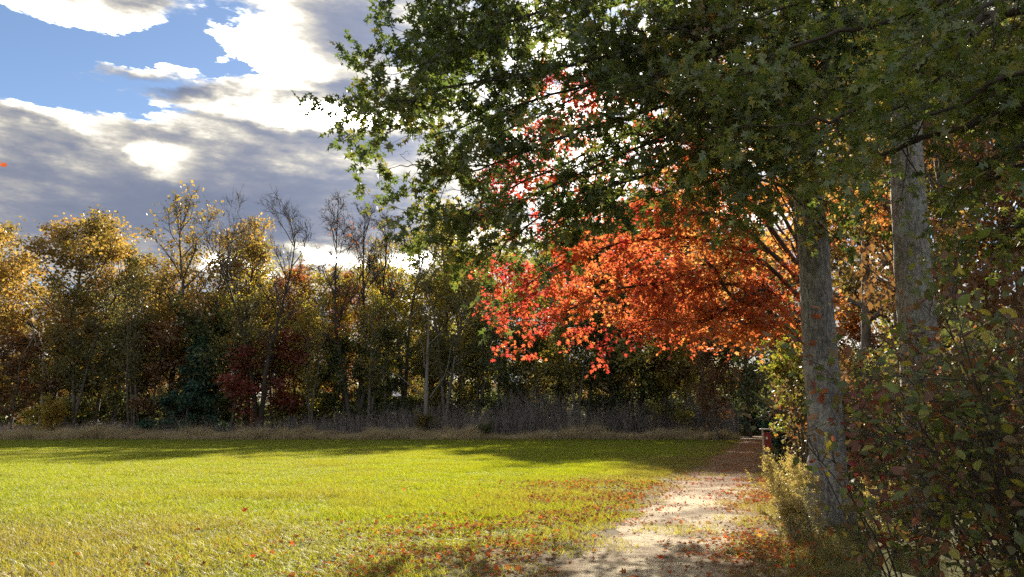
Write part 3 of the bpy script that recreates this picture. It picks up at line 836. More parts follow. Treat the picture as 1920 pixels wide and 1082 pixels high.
G5 = 'slim trunks standing in the wood edge'
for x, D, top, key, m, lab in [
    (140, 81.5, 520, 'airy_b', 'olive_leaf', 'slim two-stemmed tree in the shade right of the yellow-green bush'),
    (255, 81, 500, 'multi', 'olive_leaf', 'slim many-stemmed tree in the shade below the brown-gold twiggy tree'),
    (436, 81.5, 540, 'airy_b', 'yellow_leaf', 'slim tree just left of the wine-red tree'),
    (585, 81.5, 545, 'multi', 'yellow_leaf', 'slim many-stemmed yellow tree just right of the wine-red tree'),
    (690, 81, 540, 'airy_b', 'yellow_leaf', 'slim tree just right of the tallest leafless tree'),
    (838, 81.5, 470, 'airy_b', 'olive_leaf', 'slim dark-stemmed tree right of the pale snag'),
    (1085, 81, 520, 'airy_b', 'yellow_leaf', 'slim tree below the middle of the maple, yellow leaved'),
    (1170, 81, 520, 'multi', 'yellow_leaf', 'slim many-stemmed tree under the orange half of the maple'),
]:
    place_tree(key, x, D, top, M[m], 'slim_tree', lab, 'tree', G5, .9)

def snag():
    rng = np.random.default_rng(31)
    root = bpy.data.objects.new('dead_tree', None); COL.objects.link(root)
    root.location = tuple(at(797, 795, 81)[:2]) + (0,)
    o = np.array(root.location)
    tag(root, 'pale dead trunk with broken top and bare forked limbs at the wood edge', 'dead tree')
    t = Tubes(); t.add(spline([(0, 0, -.1), (.05, 0, 5), (.1, 0, 9), (.15, 0, 13.2)], 14), np.linspace(.27, .10, 14), 8, .06, rng)
    obj('trunk', t.mesh('trunk', M['pale_wood']), root)
    for pts in ([(740, 575), (790, 640), (796, 690)], [(700, 705), (740, 700), (792, 745)], [(850, 600), (800, 650)], [(722, 560), (752, 600)], [(848, 640), (836, 700), (806, 745)]):
        b = Tubes(); pp = np.array([at(x, y, 81) - o for x, y in pts[::-1]])
        pp[1:, 1] += rng.normal(0, .8)
        b.add(spline(pp, 8), np.linspace(.07, .02, 8), 5)
        obj('limb', b.mesh('limb', M['pale_wood']), root)
    root2 = bpy.data.objects.new('dead_tree', None); COL.objects.link(root2)
    root2.location = tuple(at(75, 795, 82)[:2]) + (0,)
    o = np.array(root2.location)
    tag(root2, 'thin grey dead tree with drooping limbs in shade, left of the yellow-green bush', 'dead tree')
    t = Tubes(); t.add(spline([(0, 0, -.1), (-.1, 0, 4), (-.5, 0, 9.5)], 10), np.linspace(.2, .06, 10), 6, .05, rng)
    obj('trunk', t.mesh('trunk', M['pale_wood']), root2)
    for pts in ([(62, 615), (75, 650), (105, 660)], [(64, 630), (50, 680), (46, 720)], [(62, 660), (90, 690), (96, 740)]):
        b = Tubes(); pp = np.array([at(x, y, 82) - o for x, y in pts]); pp[1:, 1] -= abs(rng.normal(0, .7))
        b.add(spline(pp, 8), np.linspace(.07, .02, 8), 4)
        obj('limb', b.mesh('limb', M['pale_wood']), root2)
snag()

G4 = 'second row of trees behind the wood edge'
_r = random.Random(8)
for x, D, top, key, m, lab in [
    (-20, 97, 520, 'round_b', 'olive_leaf', 'olive tree deep behind the golden tree that the left picture edge cuts'),
    (60, 99, 540, 'round_b', 'gold_leaf', 'gold tree glimpsed through the left half of the broad round-crowned tree'),
    (140, 96, 545, 'round_b', 'olive_leaf', 'olive tree glimpsed through the right half of the broad round-crowned tree'),
    (235, 98, 520, 'round_b', 'gold_leaf', 'gold tree filling the dip left of the brown-gold twiggy tree'),
    (350, 97, 500, 'round_b', 'gold_leaf', 'gold tree behind the lower right of the brown-gold twiggy tree'),
    (400, 100, 490, 'round_b', 'olive_leaf', 'olive tree in the gap left of the leafless spreading tree'),
    (465, 97, 470, 'round_b', 'yellow_leaf', 'yellow-green tree seen through the stems of the leafless spreading tree'),
    (520, 98, 505, 'round_b', 'gold_leaf', 'gold tree at the lower right of the leafless spreading tree'),
    (590, 96, 515, 'round_b', 'yellow_leaf', 'yellow tree midway between the two leafless trees'),
    (650, 100, 505, 'airy', 'orange_leaf', 'orange tree seen through the stems of the tallest leafless tree'),
    (735, 97, 490, 'round_b', 'yellow_leaf', 'yellow-green tree behind the pale snag, to its left'),
    (800, 99, 455, 'round_b', 'yellow_leaf', 'tall yellow-green tree straight behind the pale snag'),
    (865, 96, 490, 'round_b', 'yellow_leaf', 'yellow tree between the pale snag and the many-stemmed leaning tree'),
    (925, 99, 470, 'round_b', 'yellow_leaf', 'yellow-olive tree beside the left tip of the red maple, far behind'),
    (1000, 97, 480, 'round_b', 'yellow_leaf', 'yellow tree far behind the lowest tip of the red maple'),
    (1100, 98, 470, 'round_b', 'olive_leaf', 'olive tree far behind the middle of the maple'),
    (1200, 97, 470, 'round_b', 'olive_leaf', 'olive tree far behind the orange right half of the maple'),
    (1290, 95, 470, 'round_a', 'olive_leaf', 'dense olive tree far behind, just left of the path end'),
]:
    place_tree(key, x, D, top, M[m], 'oak_tree', lab, 'tree', G4, _r.uniform(1.0, 1.25), bark=M['far_bark'])

def deep_woods():
    """everything behind the first rows: one mass of trunks and crowns"""
    rng = np.random.default_rng(41)
    src = []
    for key, m in (('round_a', 'olive_leaf'), ('round_b', 'gold_leaf'), ('low_a', 'dark_leaf'), ('low_b', 'rust_leaf')):
        me = FT[key][2].copy(); me.materials[0] = M[m]; src.append(me)
    for key in ('round_a', 'round_b', 'low_a', 'low_b'): src.append(FT[key][0])
    P, S, I = [], [], []
    src += [FT['bush'][2].copy()]; src[-1].materials[0] = M['dark_leaf']
    for k in range(420):       # undergrowth between the trunks
        D = rng.uniform(88, 150); x = rng.uniform(-.85 * D, .85 * D)
        if abs(x - path_c(D)) < 2.6: continue
        s = rng.uniform(.8, 1.6)
        P.append((x, D, 0)); S.append((s * 1.3, s * 1.3, s)); I.append(8)
    nb0 = len(P)
    if nb0 % 2: P.append((0, 160, 0)); S.append((1, 1, 1)); I.append(8)
    for k in range(150):
        D = rng.uniform(100, 175); x = rng.uniform(-.85 * D, .85 * D)
        if abs(x - path_c(D)) < 3.5: continue
        i = rng.integers(0, 4)
        s = rng.uniform(.65, .9) if i < 2 else rng.uniform(.8, 1.3)
        for j in (i, i + 4): P.append((x, D, 0)); S.append((s * 1.25, s * 1.25, s)); I.append(j)
    for k in range(10):        # the wood closes over the end of the path
        D = rng.uniform(125, 150); P += [(path_c(D) + rng.uniform(-7, 7), D, 0)] * 1; S.append((1.5, 1.5, 1.3)); I.append(2)
    for k in range(22):
        D = rng.uniform(112, 140); P.append((path_c(D) + rng.uniform(-6, 6), D, 0)); S.append((1.6, 1.6, rng.uniform(1.2, 2.0))); I.append(8)
    n = len(P); rot = np.zeros((n, 3)); rot[:, 2] = np.repeat(rng.uniform(0, 6.28, n // 2 + 1), 2)[:n]
    instancer('deep_woods', P, rot, S, I, np.zeros(n), src, 'deep mass of shaded woodland behind the trees at the field edge')
deep_woods()

def thicket():
    rng = np.random.default_rng(51)
    n = 7500
    D = rng.uniform(79, 86, n); x = rng.uniform(-66, 25, n)
    hmax = np.interp(x, [-66, -30, -22, -12, 0, 10, 25], [1.8, 2.0, 2.2, 3.2, 4.6, 5.0, 4.6])
    h = hmax * rng.uniform(.45, 1.0, n) * (.7 + .6 * vnoise(x, D, 3.0, 12))
    off = x - path_c(D); ok = off < -1.8
    x, D, h = x[ok], D[ok], h[ok]; n = len(x)
    A = np.stack([x, D, np.zeros(n)], 1)
    B = A + np.stack([rng.normal(0, .25, n) * h, rng.normal(0, .2, n) * h, h], 1)
    V, F = cones(A, B, .018)
    vs, fs, nv = [V], [F], len(V)
    for k in range(7):
        t = rng.uniform(.25, .95, n)[:, None]
        A2 = A + (B - A) * t
        B2 = A2 + unit(rng.normal(0, .6, (n, 3)) + np.array([0, 0, .9])) * (h[:, None] * rng.uniform(.15, .4, (n, 1)))
        V, F = cones(A2, B2, .011)
        vs.append(V); fs.append(F + nv); nv += len(V)
    me = mesh_np('undergrowth', np.concatenate(vs), np.concatenate(fs), M['grey_twig'])
    o = obj('undergrowth', me, kind='stuff', label='grey tangle of leafless brush between the dry grass and the trees')
    m = 9000
    i = rng.integers(0, n, m); P = A[i] + (B[i] - A[i]) * rng.uniform(.3, 1.05, (m, 1)) + rng.normal(0, .15, (m, 3))
    X, Aa, N = leaf_frames(rng, rng.normal(0, 1, (m, 3)), .3)
    V, F, r = leaves_np(T_far(), P, X, Aa, N, rng.uniform(.10, .2, m), rng.random(m))
    obj('leaves', mesh_np('leaves', V, F, M['brush_leaf'], r), o, kind='stuff')
thicket()

# ------------------------------------------------------------------ hero trees: limbs laid out, sprays grown on them
def sprays(rng, limbs, per_m, len2, n3, len3, droop, flat=.45, tmin=.12, woody=None, tw=None, prog=0.6):
    """grow side branches and twigs on limb polylines; returns twig start/end arrays"""
    A, B = [], []
    for pts, r0, r1 in limbs:
        seg = np.linalg.norm(np.diff(pts, axis=0), axis=1); cum = np.concatenate([[0], np.cumsum(seg)]); L = cum[-1]
        nb = max(3, int(L * per_m))
        ts = np.sort(rng.uniform(tmin, 1.0, nb)); ts[-1] = 1.0
        for t in ts:
            s = t * L; j = min(len(seg) - 1, int(np.searchsorted(cum, s) - 1)); j = max(j, 0)
            p = pts[j] + (pts[j + 1] - pts[j]) * ((s - cum[j]) / max(seg[j], 1e-6))
            ax = unit(pts[j + 1] - pts[j])
            rad = r0 + (r1 - r0) * t
            d = ax * prog + unit(rng.normal(0, 1, 3) * np.array([1, 1, flat])) * (.9 if t < .999 else .15)
            L2 = rng.uniform(*len2) * (1.15 - .45 * t)
            l2 = walk(rng, p, d, L2, 5, .16, -droop)
            if woody is not None: woody.add(l2, max(.004, min(rad * .55, .022)) * (1 - np.linspace(0, 1, 6) * .75), 4)
            for e in range(n3):
                f = rng.uniform(.15, 1.0) if e else 1.0
                i = f * 5; k = min(4, int(i)); p3 = l2[k] + (l2[k + 1] - l2[k]) * (i - k)
                d3 = unit(unit(l2[k + 1] - l2[k]) * .8 + rng.normal(0, .6, 3) * np.array([1, 1, .7]) + np.array([0, 0, -droop]))
                A.append(p3); B.append(p3 + d3 * rng.uniform(*len3))
    return np.array(A), np.array(B)

def twig_leaves(rng, A, B, n, size, up=.7, spread=.9, jit=.03, hang=.15):
    k = len(A)
    i = np.repeat(np.arange(k), n)
    t = rng.uniform(.15, 1.08, k * n)[:, None]
    P = A[i] + (B[i] - A[i]) * t + rng.normal(0, jit, (k * n, 3))
    d = unit(B[i] - A[i]) + rng.normal(0, spread, (k * n, 3)) + np.array([0, 0, -hang])
    X, Aa, N = leaf_frames(rng, d, up)
    S = size * rng.uniform(.6, 1.25, k * n)
    return P, X, Aa, N, S

def limb(pix, r0, r1, n=14, org=None):
    pts = np.array([at(*p) if isinstance(p, tuple) else p for p in pix])
    if org is not None: pts = pts - org
    c = spline(pts, n + 6)
    w = np.random.default_rng(int(abs(pts.sum()) * 1000) % 99991).normal(0, 1, c.shape)
    w = np.cumsum(w, 0); w -= np.linspace(0, 1, len(c))[:, None] * w[-1]
    return (c + w * .028, r0 * .8, r1 * .7)

def trunk_tube(rng, pts, rad, sides=56, flare=True):
    """trunk with furrowed bark relief, knots and root buttresses"""
    pts = np.asarray(pts, float); rad = np.asarray(rad, float)
    zz = np.concatenate([np.arange(pts[0][2], 6.0, .06), np.arange(6.0, pts[-1][2], .25), [pts[-1][2]]])
    P = np.stack([np.interp(zz, pts[:, 2], pts[:, 0]), np.interp(zz, pts[:, 2], pts[:, 1]), zz], 1)
    Rr = np.interp(zz, pts[:, 2], rad)
    t = Tubes(); n = len(P)
    t.add(P, Rr, sides)
    V = t.V[0].reshape(n, sides, 3)
    a = np.linspace(0, 2 * math.pi, sides, endpoint=False)
    k = np.clip(1 - zz / .9, 0, 1) ** 2 if flare else zz * 0
    rel = 1 + k[:, None] * (.28 + .22 * np.cos(5 * a + 1))[None]
    A2, Z2 = np.meshgrid(a, zz)
    seed = int(rng.integers(1, 999))
    fur = vnoise(A2 * 9 + .5 * np.sin(Z2 * 2.2), Z2 * 1.6, 1.0, seed) + .6 * vnoise(A2 * 17 + .4 * np.sin(Z2 * 3.1), Z2 * 3.2, 1.0, seed + 1)
    big = vnoise(A2 * 1.3, Z2 * .8, 1.0, seed + 2)
    rel = rel + .10 * (fur - .8) + .13 * (big - .5)
    for _ in range(9):       # knots and old branch collars
        a0, z0, s0 = rng.uniform(0, 6.28), rng.uniform(.8, 6.5), rng.uniform(.06, .13)
        da = np.angle(np.exp(1j * (A2 - a0)))
        d2 = (da * .25 / s0) ** 2 + ((Z2 - z0) / s0) ** 2
        rel = rel + .16 * np.exp(-d2) - .16 * np.exp(-d2 * 7)
    V = P[:, None, :] + (V - P[:, None, :]) * rel[:, :, None]
    t.V[0] = V.reshape(-1, 3)
    return t

# ---- the big oak by the path
def oak_by_path():
    rng = np.random.default_rng(61)
    base = at(1557, 975, 11.7); base[2] = 0
    o = base.copy()
    root = bpy.data.objects.new('oak_tree', None); COL.objects.link(root); root.location = o
    tag(root, 'big grey-trunked oak beside the path whose green boughs hang over the field', 'tree')
    zs = np.array([-.2, .05, .2, .4, .7, 1.1, 1.7, 2.5, 3.5, 4.6, 5.8, 7.2, 9, 11.5, 14])
    rad = np.interp(zs, [-.2, 0, 1, 3, 6, 10, 14], [.34, .325, .275, .245, .215, .16, .06])
    pts = np.stack([.05 * np.sin(zs * .5) + rng.normal(0, .01, len(zs)), .03 * np.sin(zs * .7), zs], 1)
    obj('trunk', trunk_tube(rng, pts, rad).mesh('trunk', M['oak_bark']), root)
    def tp(z): return o + np.array([np.interp(z, zs, pts[:, 0]), np.interp(z, zs, pts[:, 1]), z])
    L = []
    def add(z, pix, r0=.07, r1=.012): L.append(limb([tp(z)] + pix, r0, r1, 16, o))
    add(8.6, [(1350, -140, 11.3), (1100, -60, 10.8), (900, 10, 10.4), (810, 60, 10.2), (745, 75, 10.0)], .09)
    add(8.3, [(1300, -60, 10.9), (1050, 10, 10.2), (880, 80, 9.9), (800, 120, 9.7), (755, 135, 9.6)])
    add(7.7, [(1360, 20, 10.8), (1150, 80, 10.2), (950, 130, 9.8), (810, 150, 9.6), (750, 185, 9.5), (700, 200, 9.4)], .09)
    add(7.2, [(1330, 90, 11.0), (1130, 150, 10.5), (980, 190, 10.2), (880, 230, 10.0), (810, 250, 9.9)])
    add(6.6, [(1350, 170, 10.8), (1180, 215, 10.2), (1010, 270, 9.9), (900, 320, 9.8), (820, 350, 9.7)], .08)
    add(6.0, [(1360, 220, 11.0), (1200, 270, 10.6), (1060, 340, 10.4), (940, 390, 10.2), (860, 420, 10.1)])
    add(5.7, [(1330, 280, 10.8), (1180, 340, 10.5), (1050, 400, 10.3), (950, 460, 10.2), (930, 490, 10.1)])
    add(5.2, [(1400, 330, 10.9), (1280, 350, 10.4), (1160, 390, 10.1)], .05)
    add(9.2, [(1200, -160, 10.6), (950, -70, 10.1), (820, -20, 9.9)])
    add(8.0, [(1250, 0, 12.4), (1000, 60, 12.2), (860, 110, 12), (780, 170, 11.8), (740, 210, 11.7)], .06)
    add(7.0, [(1250, 130, 12.4), (1020, 210, 12.2), (900, 270, 12), (830, 300, 11.8)], .06)
    add(8.6, [(1250, -80, 12.2), (1000, -10, 12.0), (880, 50, 11.8), (800, 100, 11.6)], .06)
    add(6.2, [(1250, 230, 12.2), (1050, 310, 12.0), (920, 370, 11.8), (850, 400, 11.6), (770, 395, 11.5)], .06)
    add(8.0, [(1420, 60, 10.0), (1320, 120, 9.2), (1200, 170, 8.8), (1080, 200, 8.5)])
    add(7.0, [(1450, 140, 10.2), (1380, 190, 9.3), (1290, 240, 8.9), (1230, 280, 8.7)])
    add(7.6, [(1480, 80, 10.0), (1450, 120, 8.8), (1400, 170, 8.2)])
    add(6.2, [(1470, 240, 10.4), (1440, 290, 9.5), (1400, 330, 9.0)], .05)
    add(8.4, [(1440, 0, 10.6), (1330, 40, 9.8), (1230, 60, 9.2), (1120, 60, 8.9)])
    add(7.4, [(1600, 90, 10.6), (1660, 130, 9.8), (1700, 170, 9.3)])
    add(9.0, [(1560, 0, 10.4), (1600, 30, 9.4), (1620, 60, 8.8)])
    add(9.6, [(1480, -60, 13.5), (1420, -20, 15), (1380, 10, 16)])
    add(8.0, [(1600, 60, 13.4), (1680, 110, 14.6), (1760, 160, 15.4)])
    # crown above the frame
    for k in range(7):
        a = k * 2.4 + .7
        z = 9.5 + k * .6
        e = tp(z) - o
        q = np.array([math.cos(a), math.sin(a), .35])
        L.append((spline(np.array([e, e + q * 2, e + q * 3.8 + np.array([0, 0, .3]), e + q * 5.2]), 12), .07, .012))
    wood = Tubes()
    for pts_, r0, r1 in L:
        wood.add(pts_, (r0 + (r1 - r0) * np.linspace(0, 1, len(pts_)) ** .5) * .8, 7, .06, rng)
    A, B = sprays(rng, L, 6.0, (.6, 1.6), 6, (.22, .5), .045, woody=wood)
    V, F = cones(A, B, .004)
    obj('branches', wood.mesh('branches', M['twig']), root)
    obj('twigs', mesh_np('twigs', V, F, M['twig']), root, kind='stuff')
    P, X, Aa, N, S = twig_leaves(rng, A, B, 12, .128, .55)
    W = P + o
    cx = (W[:, 0] / W[:, 1]) * FPX + 960; cz = (W[:, 2] - CAMZ) / W[:, 1]      # bearing of each leaf, to thin the middle of the crown
    mid = np.exp(-((cx - 1130) / 190) ** 2 - ((cz - .40) / .10) ** 2)
    keep = rng.random(len(P)) > mid * np.clip(.10 + 1.3 * vnoise(P[:, 0] + P[:, 2], P[:, 1] + P[:, 2] * .6, .55, 68), 0, 1)
    P, X, Aa, N, S = P[keep], X[keep], Aa[keep], N[keep], S[keep]
    # autumn tint comes in patches, the outer leaves still green
    cl = vnoise(P[:, 0] + P[:, 2] * .7, P[:, 1] + P[:, 2], 1.1, 66)
    rn = np.clip(.1 + .55 * rng.random(len(P)) + .5 * (cl - .45) + .12 * (P[:, 0] > -2.5), 0, 1)
    leaf_parts(root, T_oak(), P, X, Aa, N, S, rn, M['oak_leaf'], 300)
    # bare twig poking out at the left
    b = Tubes(); b.add(limb([(830, 335, 9.8), (770, 318, 9.7), (735, 322, 9.6), (690, 315, 9.6)], .0, .0, 8, o)[0], np.linspace(.010, .003, 14), 4)
    b.add(limb([(775, 320, 9.7), (750, 300, 9.6), (768, 290, 9.6)], 0, 0, 6, o)[0], np.linspace(.005, .002, 12), 3)
    obj('bare_twig', b.mesh('bare_twig', M['twig']), root)
    print('oak leaves', len(P))
oak_by_path()

# ---- second trunk
def second_oak():
    rng = np.random.default_rng(71)
    o = at(1742, 930, 13.2); o[2] = 0
    root = bpy.data.objects.new('oak_tree', None); COL.objects.link(root); root.location = o
    tag(root, 'second oak with pale lichen-grey trunk, right of the big trunk behind the shrub', 'tree')
    zs = np.array([-.2, .1, .4, .9, 1.6, 2.5, 3.5, 4.6, 5.8, 7.2, 9, 11.5, 14])
    rad = np.interp(zs, [-.2, 1, 3, 6, 10, 14], [.40, .35, .315, .28, .2, .07])
    pts = np.stack([.06 * np.sin(zs * .6 + 1) + .055 * zs - .1, .03 * np.sin(zs * .7), zs], 1)
    obj('trunk', trunk_tube(rng, pts, rad).mesh('trunk', M['oak_bark_lichen']), root)
    L = []
    for k in range(15):
        a = k * 2.399 + 1.2
        z = 6.4 + k * .5
        e = np.array([np.interp(z, zs, pts[:, 0]), np.interp(z, zs, pts[:, 1]), z])
        ln = 3.6 - k * .08
        q = np.array([math.cos(a), math.sin(a), .18])
        L.append((spline(np.array([e, e + q * ln * .4, e + q * ln * .75, e + q * ln + np.array([0, 0, -.3])]), 12), .06, .012))
    wood = Tubes()
    for pts_, r0, r1 in L: wood.add(pts_, np.linspace(r0, r1, len(pts_)), 6, .06, rng)
    A, B = sprays(rng, L, 2.8, (.6, 1.3), 5, (.22, .5), .04, woody=wood)
    obj('branches', wood.mesh('branches', M['twig']), root)
    V, F = cones(A, B, .004); obj('twigs', mesh_np('twigs', V, F, M['twig']), root, kind='stuff')
    P, X, Aa, N, S = twig_leaves(rng, A, B, 7, .13, .55)
    rn = np.clip(.15 + .7 * rng.random(len(P)), 0, 1)
    V, F, r = leaves_np(T_oak(), P, X, Aa, N, S, rn)
    obj('crown', mesh_np('crown', V, F, M['oak_leaf_olive'], r), root, kind='stuff')
    print('oak2 leaves', len(P))
second_oak()

# ---- oak outside the frame on the right whose lower boughs hang into the picture, close to the camera
def near_oak():
    rng = np.random.default_rng(81)
    o = np.array([7.2, 6.2, 0])
    root = bpy.data.objects.new('oak_tree', None); COL.objects.link(root); root.location = o
    tag(root, 'close green oak boughs reaching in from the right edge, upper right corner', 'tree')
    zs = np.array([-.2, .1, .5, 1.2, 2.2, 3.4, 4.8, 6.5, 8.5, 10])
    obj('trunk', trunk_tube(rng, np.stack([zs * 0, zs * .01, zs], 1), np.interp(zs, [-.2, 1, 10], [.36, .28, .1])).mesh('trunk', M['oak_bark']), root)
    L = []
    def add(z, pix, r0=.05, r1=.010): L.append(limb([o + np.array([0, 0, z])] + pix, r0, r1, 16, o))
    add(5.6, [(1920, 20, 6.0), (1800, 90, 6.0), (1690, 160, 6.1), (1560, 220, 6.3), (1430, 235, 6.5)], .06)
    add(5.0, [(1900, 190, 5.6), (1780, 240, 5.7), (1650, 290, 5.9), (1540, 320, 6.2)], .05)
    add(5.2, [(1930, 110, 5.2), (1830, 160, 5.2), (1740, 210, 5.3), (1680, 250, 5.4)], .04)
    add(6.2, [(1900, -60, 6.2), (1740, 10, 6.4), (1600, 70, 6.6), (1470, 110, 6.8), (1380, 140, 7.0)], .06)
    add(6.6, [(1850, -140, 6.4), (1650, -60, 6.8), (1500, 0, 7.1), (1380, 40, 7.4)], .05)
    add(4.6, [(1930, 260, 5.6), (1830, 290, 5.8), (1800, 310, 6.0)], .04)
    add(4.2, [(1940, 330, 6.0), (1860, 350, 6.3), (1790, 380, 6.6)], .035)
    add(5.8, [(1920, -30, 5.2), (1860, 40, 5.0), (1800, 80, 4.9)], .035)
    add(4.3, [(1950, 400, 6.6), (1880, 430, 6.9), (1820, 470, 7.1)], .03)
    add(5.4, [(1880, 120, 7.4), (1720, 200, 7.8), (1580, 270, 8.2), (1470, 330, 8.4)], .04)
    wood = Tubes()
    for pts_, r0, r1 in L: wood.add(pts_, np.linspace(r0, r1, len(pts_)), 7, .06, rng)
    A, B = sprays(rng, L, 5.2, (.45, 1.1), 5, (.2, .42), .04, woody=wood, tmin=.2)
    obj('branches', wood.mesh('branches', M['twig']), root)
    V, F = cones(A, B, .0035); obj('twigs', mesh_np('twigs', V, F, M['twig']), root, kind='stuff')
    P, X, Aa, N, S = twig_leaves(rng, A, B, 9, .108, .6)
    W = P + o
    bx = (W[:, 0] / W[:, 1]) * FPX * .97 + 960; bz = (W[:, 2] - CAMZ) / W[:, 1]
    free = (np.abs(bx - 1715) < 60) & (bz < .385) & (rng.random(len(P)) < .8)     # few leaves hang between here and the second trunk
    P, X, Aa, N, S = P[~free], X[~free], Aa[~free], N[~free], S[~free]
    rn = np.clip(.05 + .78 * rng.random(len(P)) ** 1.2, 0, 1)
    leaf_parts(root, T_oak(), P, X, Aa, N, S, rn, M['oak_leaf_near'], 300)
    print('near oak leaves', len(P))
near_oak()

# ---- the red maple
def maple():
    rng = np.random.default_rng(91)
    o = at(1560, 900, 17.5); o[2] = 0
    root = bpy.data.objects.new('maple_tree', None); COL.objects.link(root); root.location = o
    tag(root, 'glowing orange-red maple spreading low over the path behind the oak', 'tree')
    zs = np.array([-.2, .1, .5, 1.2, 2.2, 3.4, 4.8, 6.5, 8.5, 11])
    tpts = np.stack([-.05 * zs, zs * .01, zs], 1)
    obj('trunk', trunk_tube(rng, tpts, np.interp(zs, [-.2, 1, 11], [.26, .2, .05]), 32).mesh('trunk', M['far_bark']), root)
    def tp(z): return o + np.array([-.05 * z, 0, z])
    L = []
    def add(z, pix, r0=.06, r1=.010): L.append(limb([tp(z)] + pix, r0, r1, 16, o))
    add(3.3, [(1435, 582, 16.8), (1375, 560, 16.6), (1345, 500, 16.4), (1290, 520, 16.2), (1200, 560, 16.0)], .075)
    add(3.8, [(1400, 540, 16.8), (1280, 540, 16.6), (1150, 545, 16.4), (1060, 580, 16.3), (1015, 615, 16.3)], .07)
    add(4.4, [(1390, 470, 16.8), (1250, 450, 16.6), (1110, 480, 16.4), (1010, 525, 16.3), (955, 572, 16.3)], .07)
    add(4.8, [(1400, 430, 16.5), (1260, 390, 16.0), (1100, 400, 15.6), (1010, 450, 15.3), (970, 500, 15.1)], .07)
    add(5.2, [(1400, 380, 16.8), (1280, 330, 16.4), (1130, 320, 16.0), (1010, 360, 15.8), (945, 390, 15.6)], .07)
    add(5.8, [(1400, 320, 17.0), (1260, 260, 16.8), (1120, 240, 16.5), (1010, 260, 16.2), (950, 330, 16)], .06)
    add(6.6, [(1420, 250, 17.2), (1300, 190, 17.0), (1150, 150, 16.8), (1030, 170, 16.6)], .06)
    add(4.0, [(1420, 530, 17.6), (1320, 560, 17.8), (1210, 590, 18), (1130, 610, 18.2)], .06)
    add(3.4, [(1440, 600, 16.2), (1390, 600, 15.6), (1350, 625, 15.2)], .045)
    add(4.6, [(1440, 470, 18.6), (1340, 460, 19.2), (1230, 470, 19.6), (1120, 500, 19.8)], .06)
    add(5.2, [(1440, 400, 18.6), (1350, 380, 19.6), (1260, 390, 20.4)], .05)
    add(5.2, [(1600, 400, 18), (1680, 400, 18.4), (1770, 440, 18.6)], .05)
    add(7.2, [(1450, 220, 17.8), (1380, 150, 18), (1300, 110, 18.2)], .05)
    add(7.6, [(1540, 220, 17.6), (1600, 160, 17.6), (1680, 140, 17.8)], .05)
    add(3.9, [(1440, 540, 16.4), (1330, 600, 15.8), (1230, 600, 15.4), (1170, 620, 15.2)], .05)
    wood = Tubes()
    for pts_, r0, r1 in L: wood.add(pts_, np.linspace(r0, r1, len(pts_)), 6, .06, rng)
    A, B = sprays(rng, L, 5.4, (.6, 1.5), 7, (.25, .55), .03, flat=.35, woody=wood, tmin=.18)
    obj('branches', wood.mesh('branches', M['twig']), root)
    V, F = cones(A, B, .004); obj('twigs', mesh_np('twigs', V, F, M['twig']), root, kind='stuff')
    P, X, Aa, N, S = twig_leaves(rng, A, B, 11, .105, .8, jit=.05)
    W = P + o
    cl = vnoise(P[:, 0] + P[:, 2] * .7, P[:, 1] + P[:, 2] * 1.1, 1.0, 96)
    rn = np.clip(.12 + .5 * rng.random(len(P)) + .7 * (cl - .45) + .085 * (P[:, 0] + 4.4), 0, 1)
    V, F, r = leaves_np(T_maple(), P, X, Aa, N, S, rn)
    obj('crown', mesh_np('crown', V, F, M['maple_leaf'], r), root, kind='stuff')
    print('maple leaves', len(P))
maple()

# ---- bushes and smaller trees right of the path
def leafy_bush(name, label, cat, foot, h, rad, n_stem, leaf_n, leaf_size, mat, seed, T, group=None, low=.15, count=0, wood_mat=None, lean=(0, 0), bare=0, stem_r=.014):
    rng = np.random.default_rng(seed)
    o = np.array([foot[0], foot[1], 0.0])
    root = bpy.data.objects.new(name, None); COL.objects.link(root); root.location = o
    tag(root, label, cat, group)
    L = []
    for k in range(n_stem):
        a = rng.uniform(0, 6.28); r = rad * math.sqrt(rng.uniform(.05, 1))
        top = np.array([math.cos(a) * r + lean[0], math.sin(a) * r + lean[1], h * rng.uniform(.6, 1.0) * (1 - .25 * (r / rad) ** 2)])
        b = np.array([math.cos(a) * r * .15, math.sin(a) * r * .15, -.05])
        mid = b + (top - b) * .5 + np.array([-math.cos(a) * r * .12, -math.sin(a) * r * .12, h * .06]) + rng.normal(0, .05, 3)
        L.append((spline(np.array([b, mid, top]), 9), stem_r, .003))
    wood = Tubes()
    for pts_, r0, r1 in L: wood.add(pts_, np.linspace(r0, r1, len(pts_)), 5)
    A, B = sprays(rng, L, 5.0, (.2 * rad, .6 * rad), 4, (.15, .35), .0, flat=.7, woody=wood, tmin=low)
    obj('branches', wood.mesh('branches', wood_mat or M['twig']), root)
    V, F = cones(A, B, .003); obj('twigs', mesh_np('twigs', V, F, wood_mat or M['twig']), root, kind='stuff')
    per = max(1, int(leaf_n / len(A)))
    P, X, Aa, N, S = twig_leaves(rng, A, B, per, leaf_size, .5, jit=.02)
    cl = vnoise(P[:, 0] * 2 + P[:, 2], P[:, 1] * 2 + P[:, 2], .8, seed)
    rn = np.clip(rng.random(len(P)) * .8 + .5 * (cl - .5) + (.13 if count else .1), 0, 1)
    ok = P[:, 2] > .03
    P, X, Aa, N, S, rn = P[ok], X[ok], Aa[ok], N[ok], S[ok], rn[ok]
    if count: leaf_parts(root, T, P, X, Aa, N, S, rn, mat, count)
    else:
        V, F, r = leaves_np(T, P, X, Aa, N, S, rn)
        obj('crown', mesh_np('crown', V, F, mat, r), root, kind='stuff')
    return root

def foot(x, D): return at(x, 795, D)[:2]

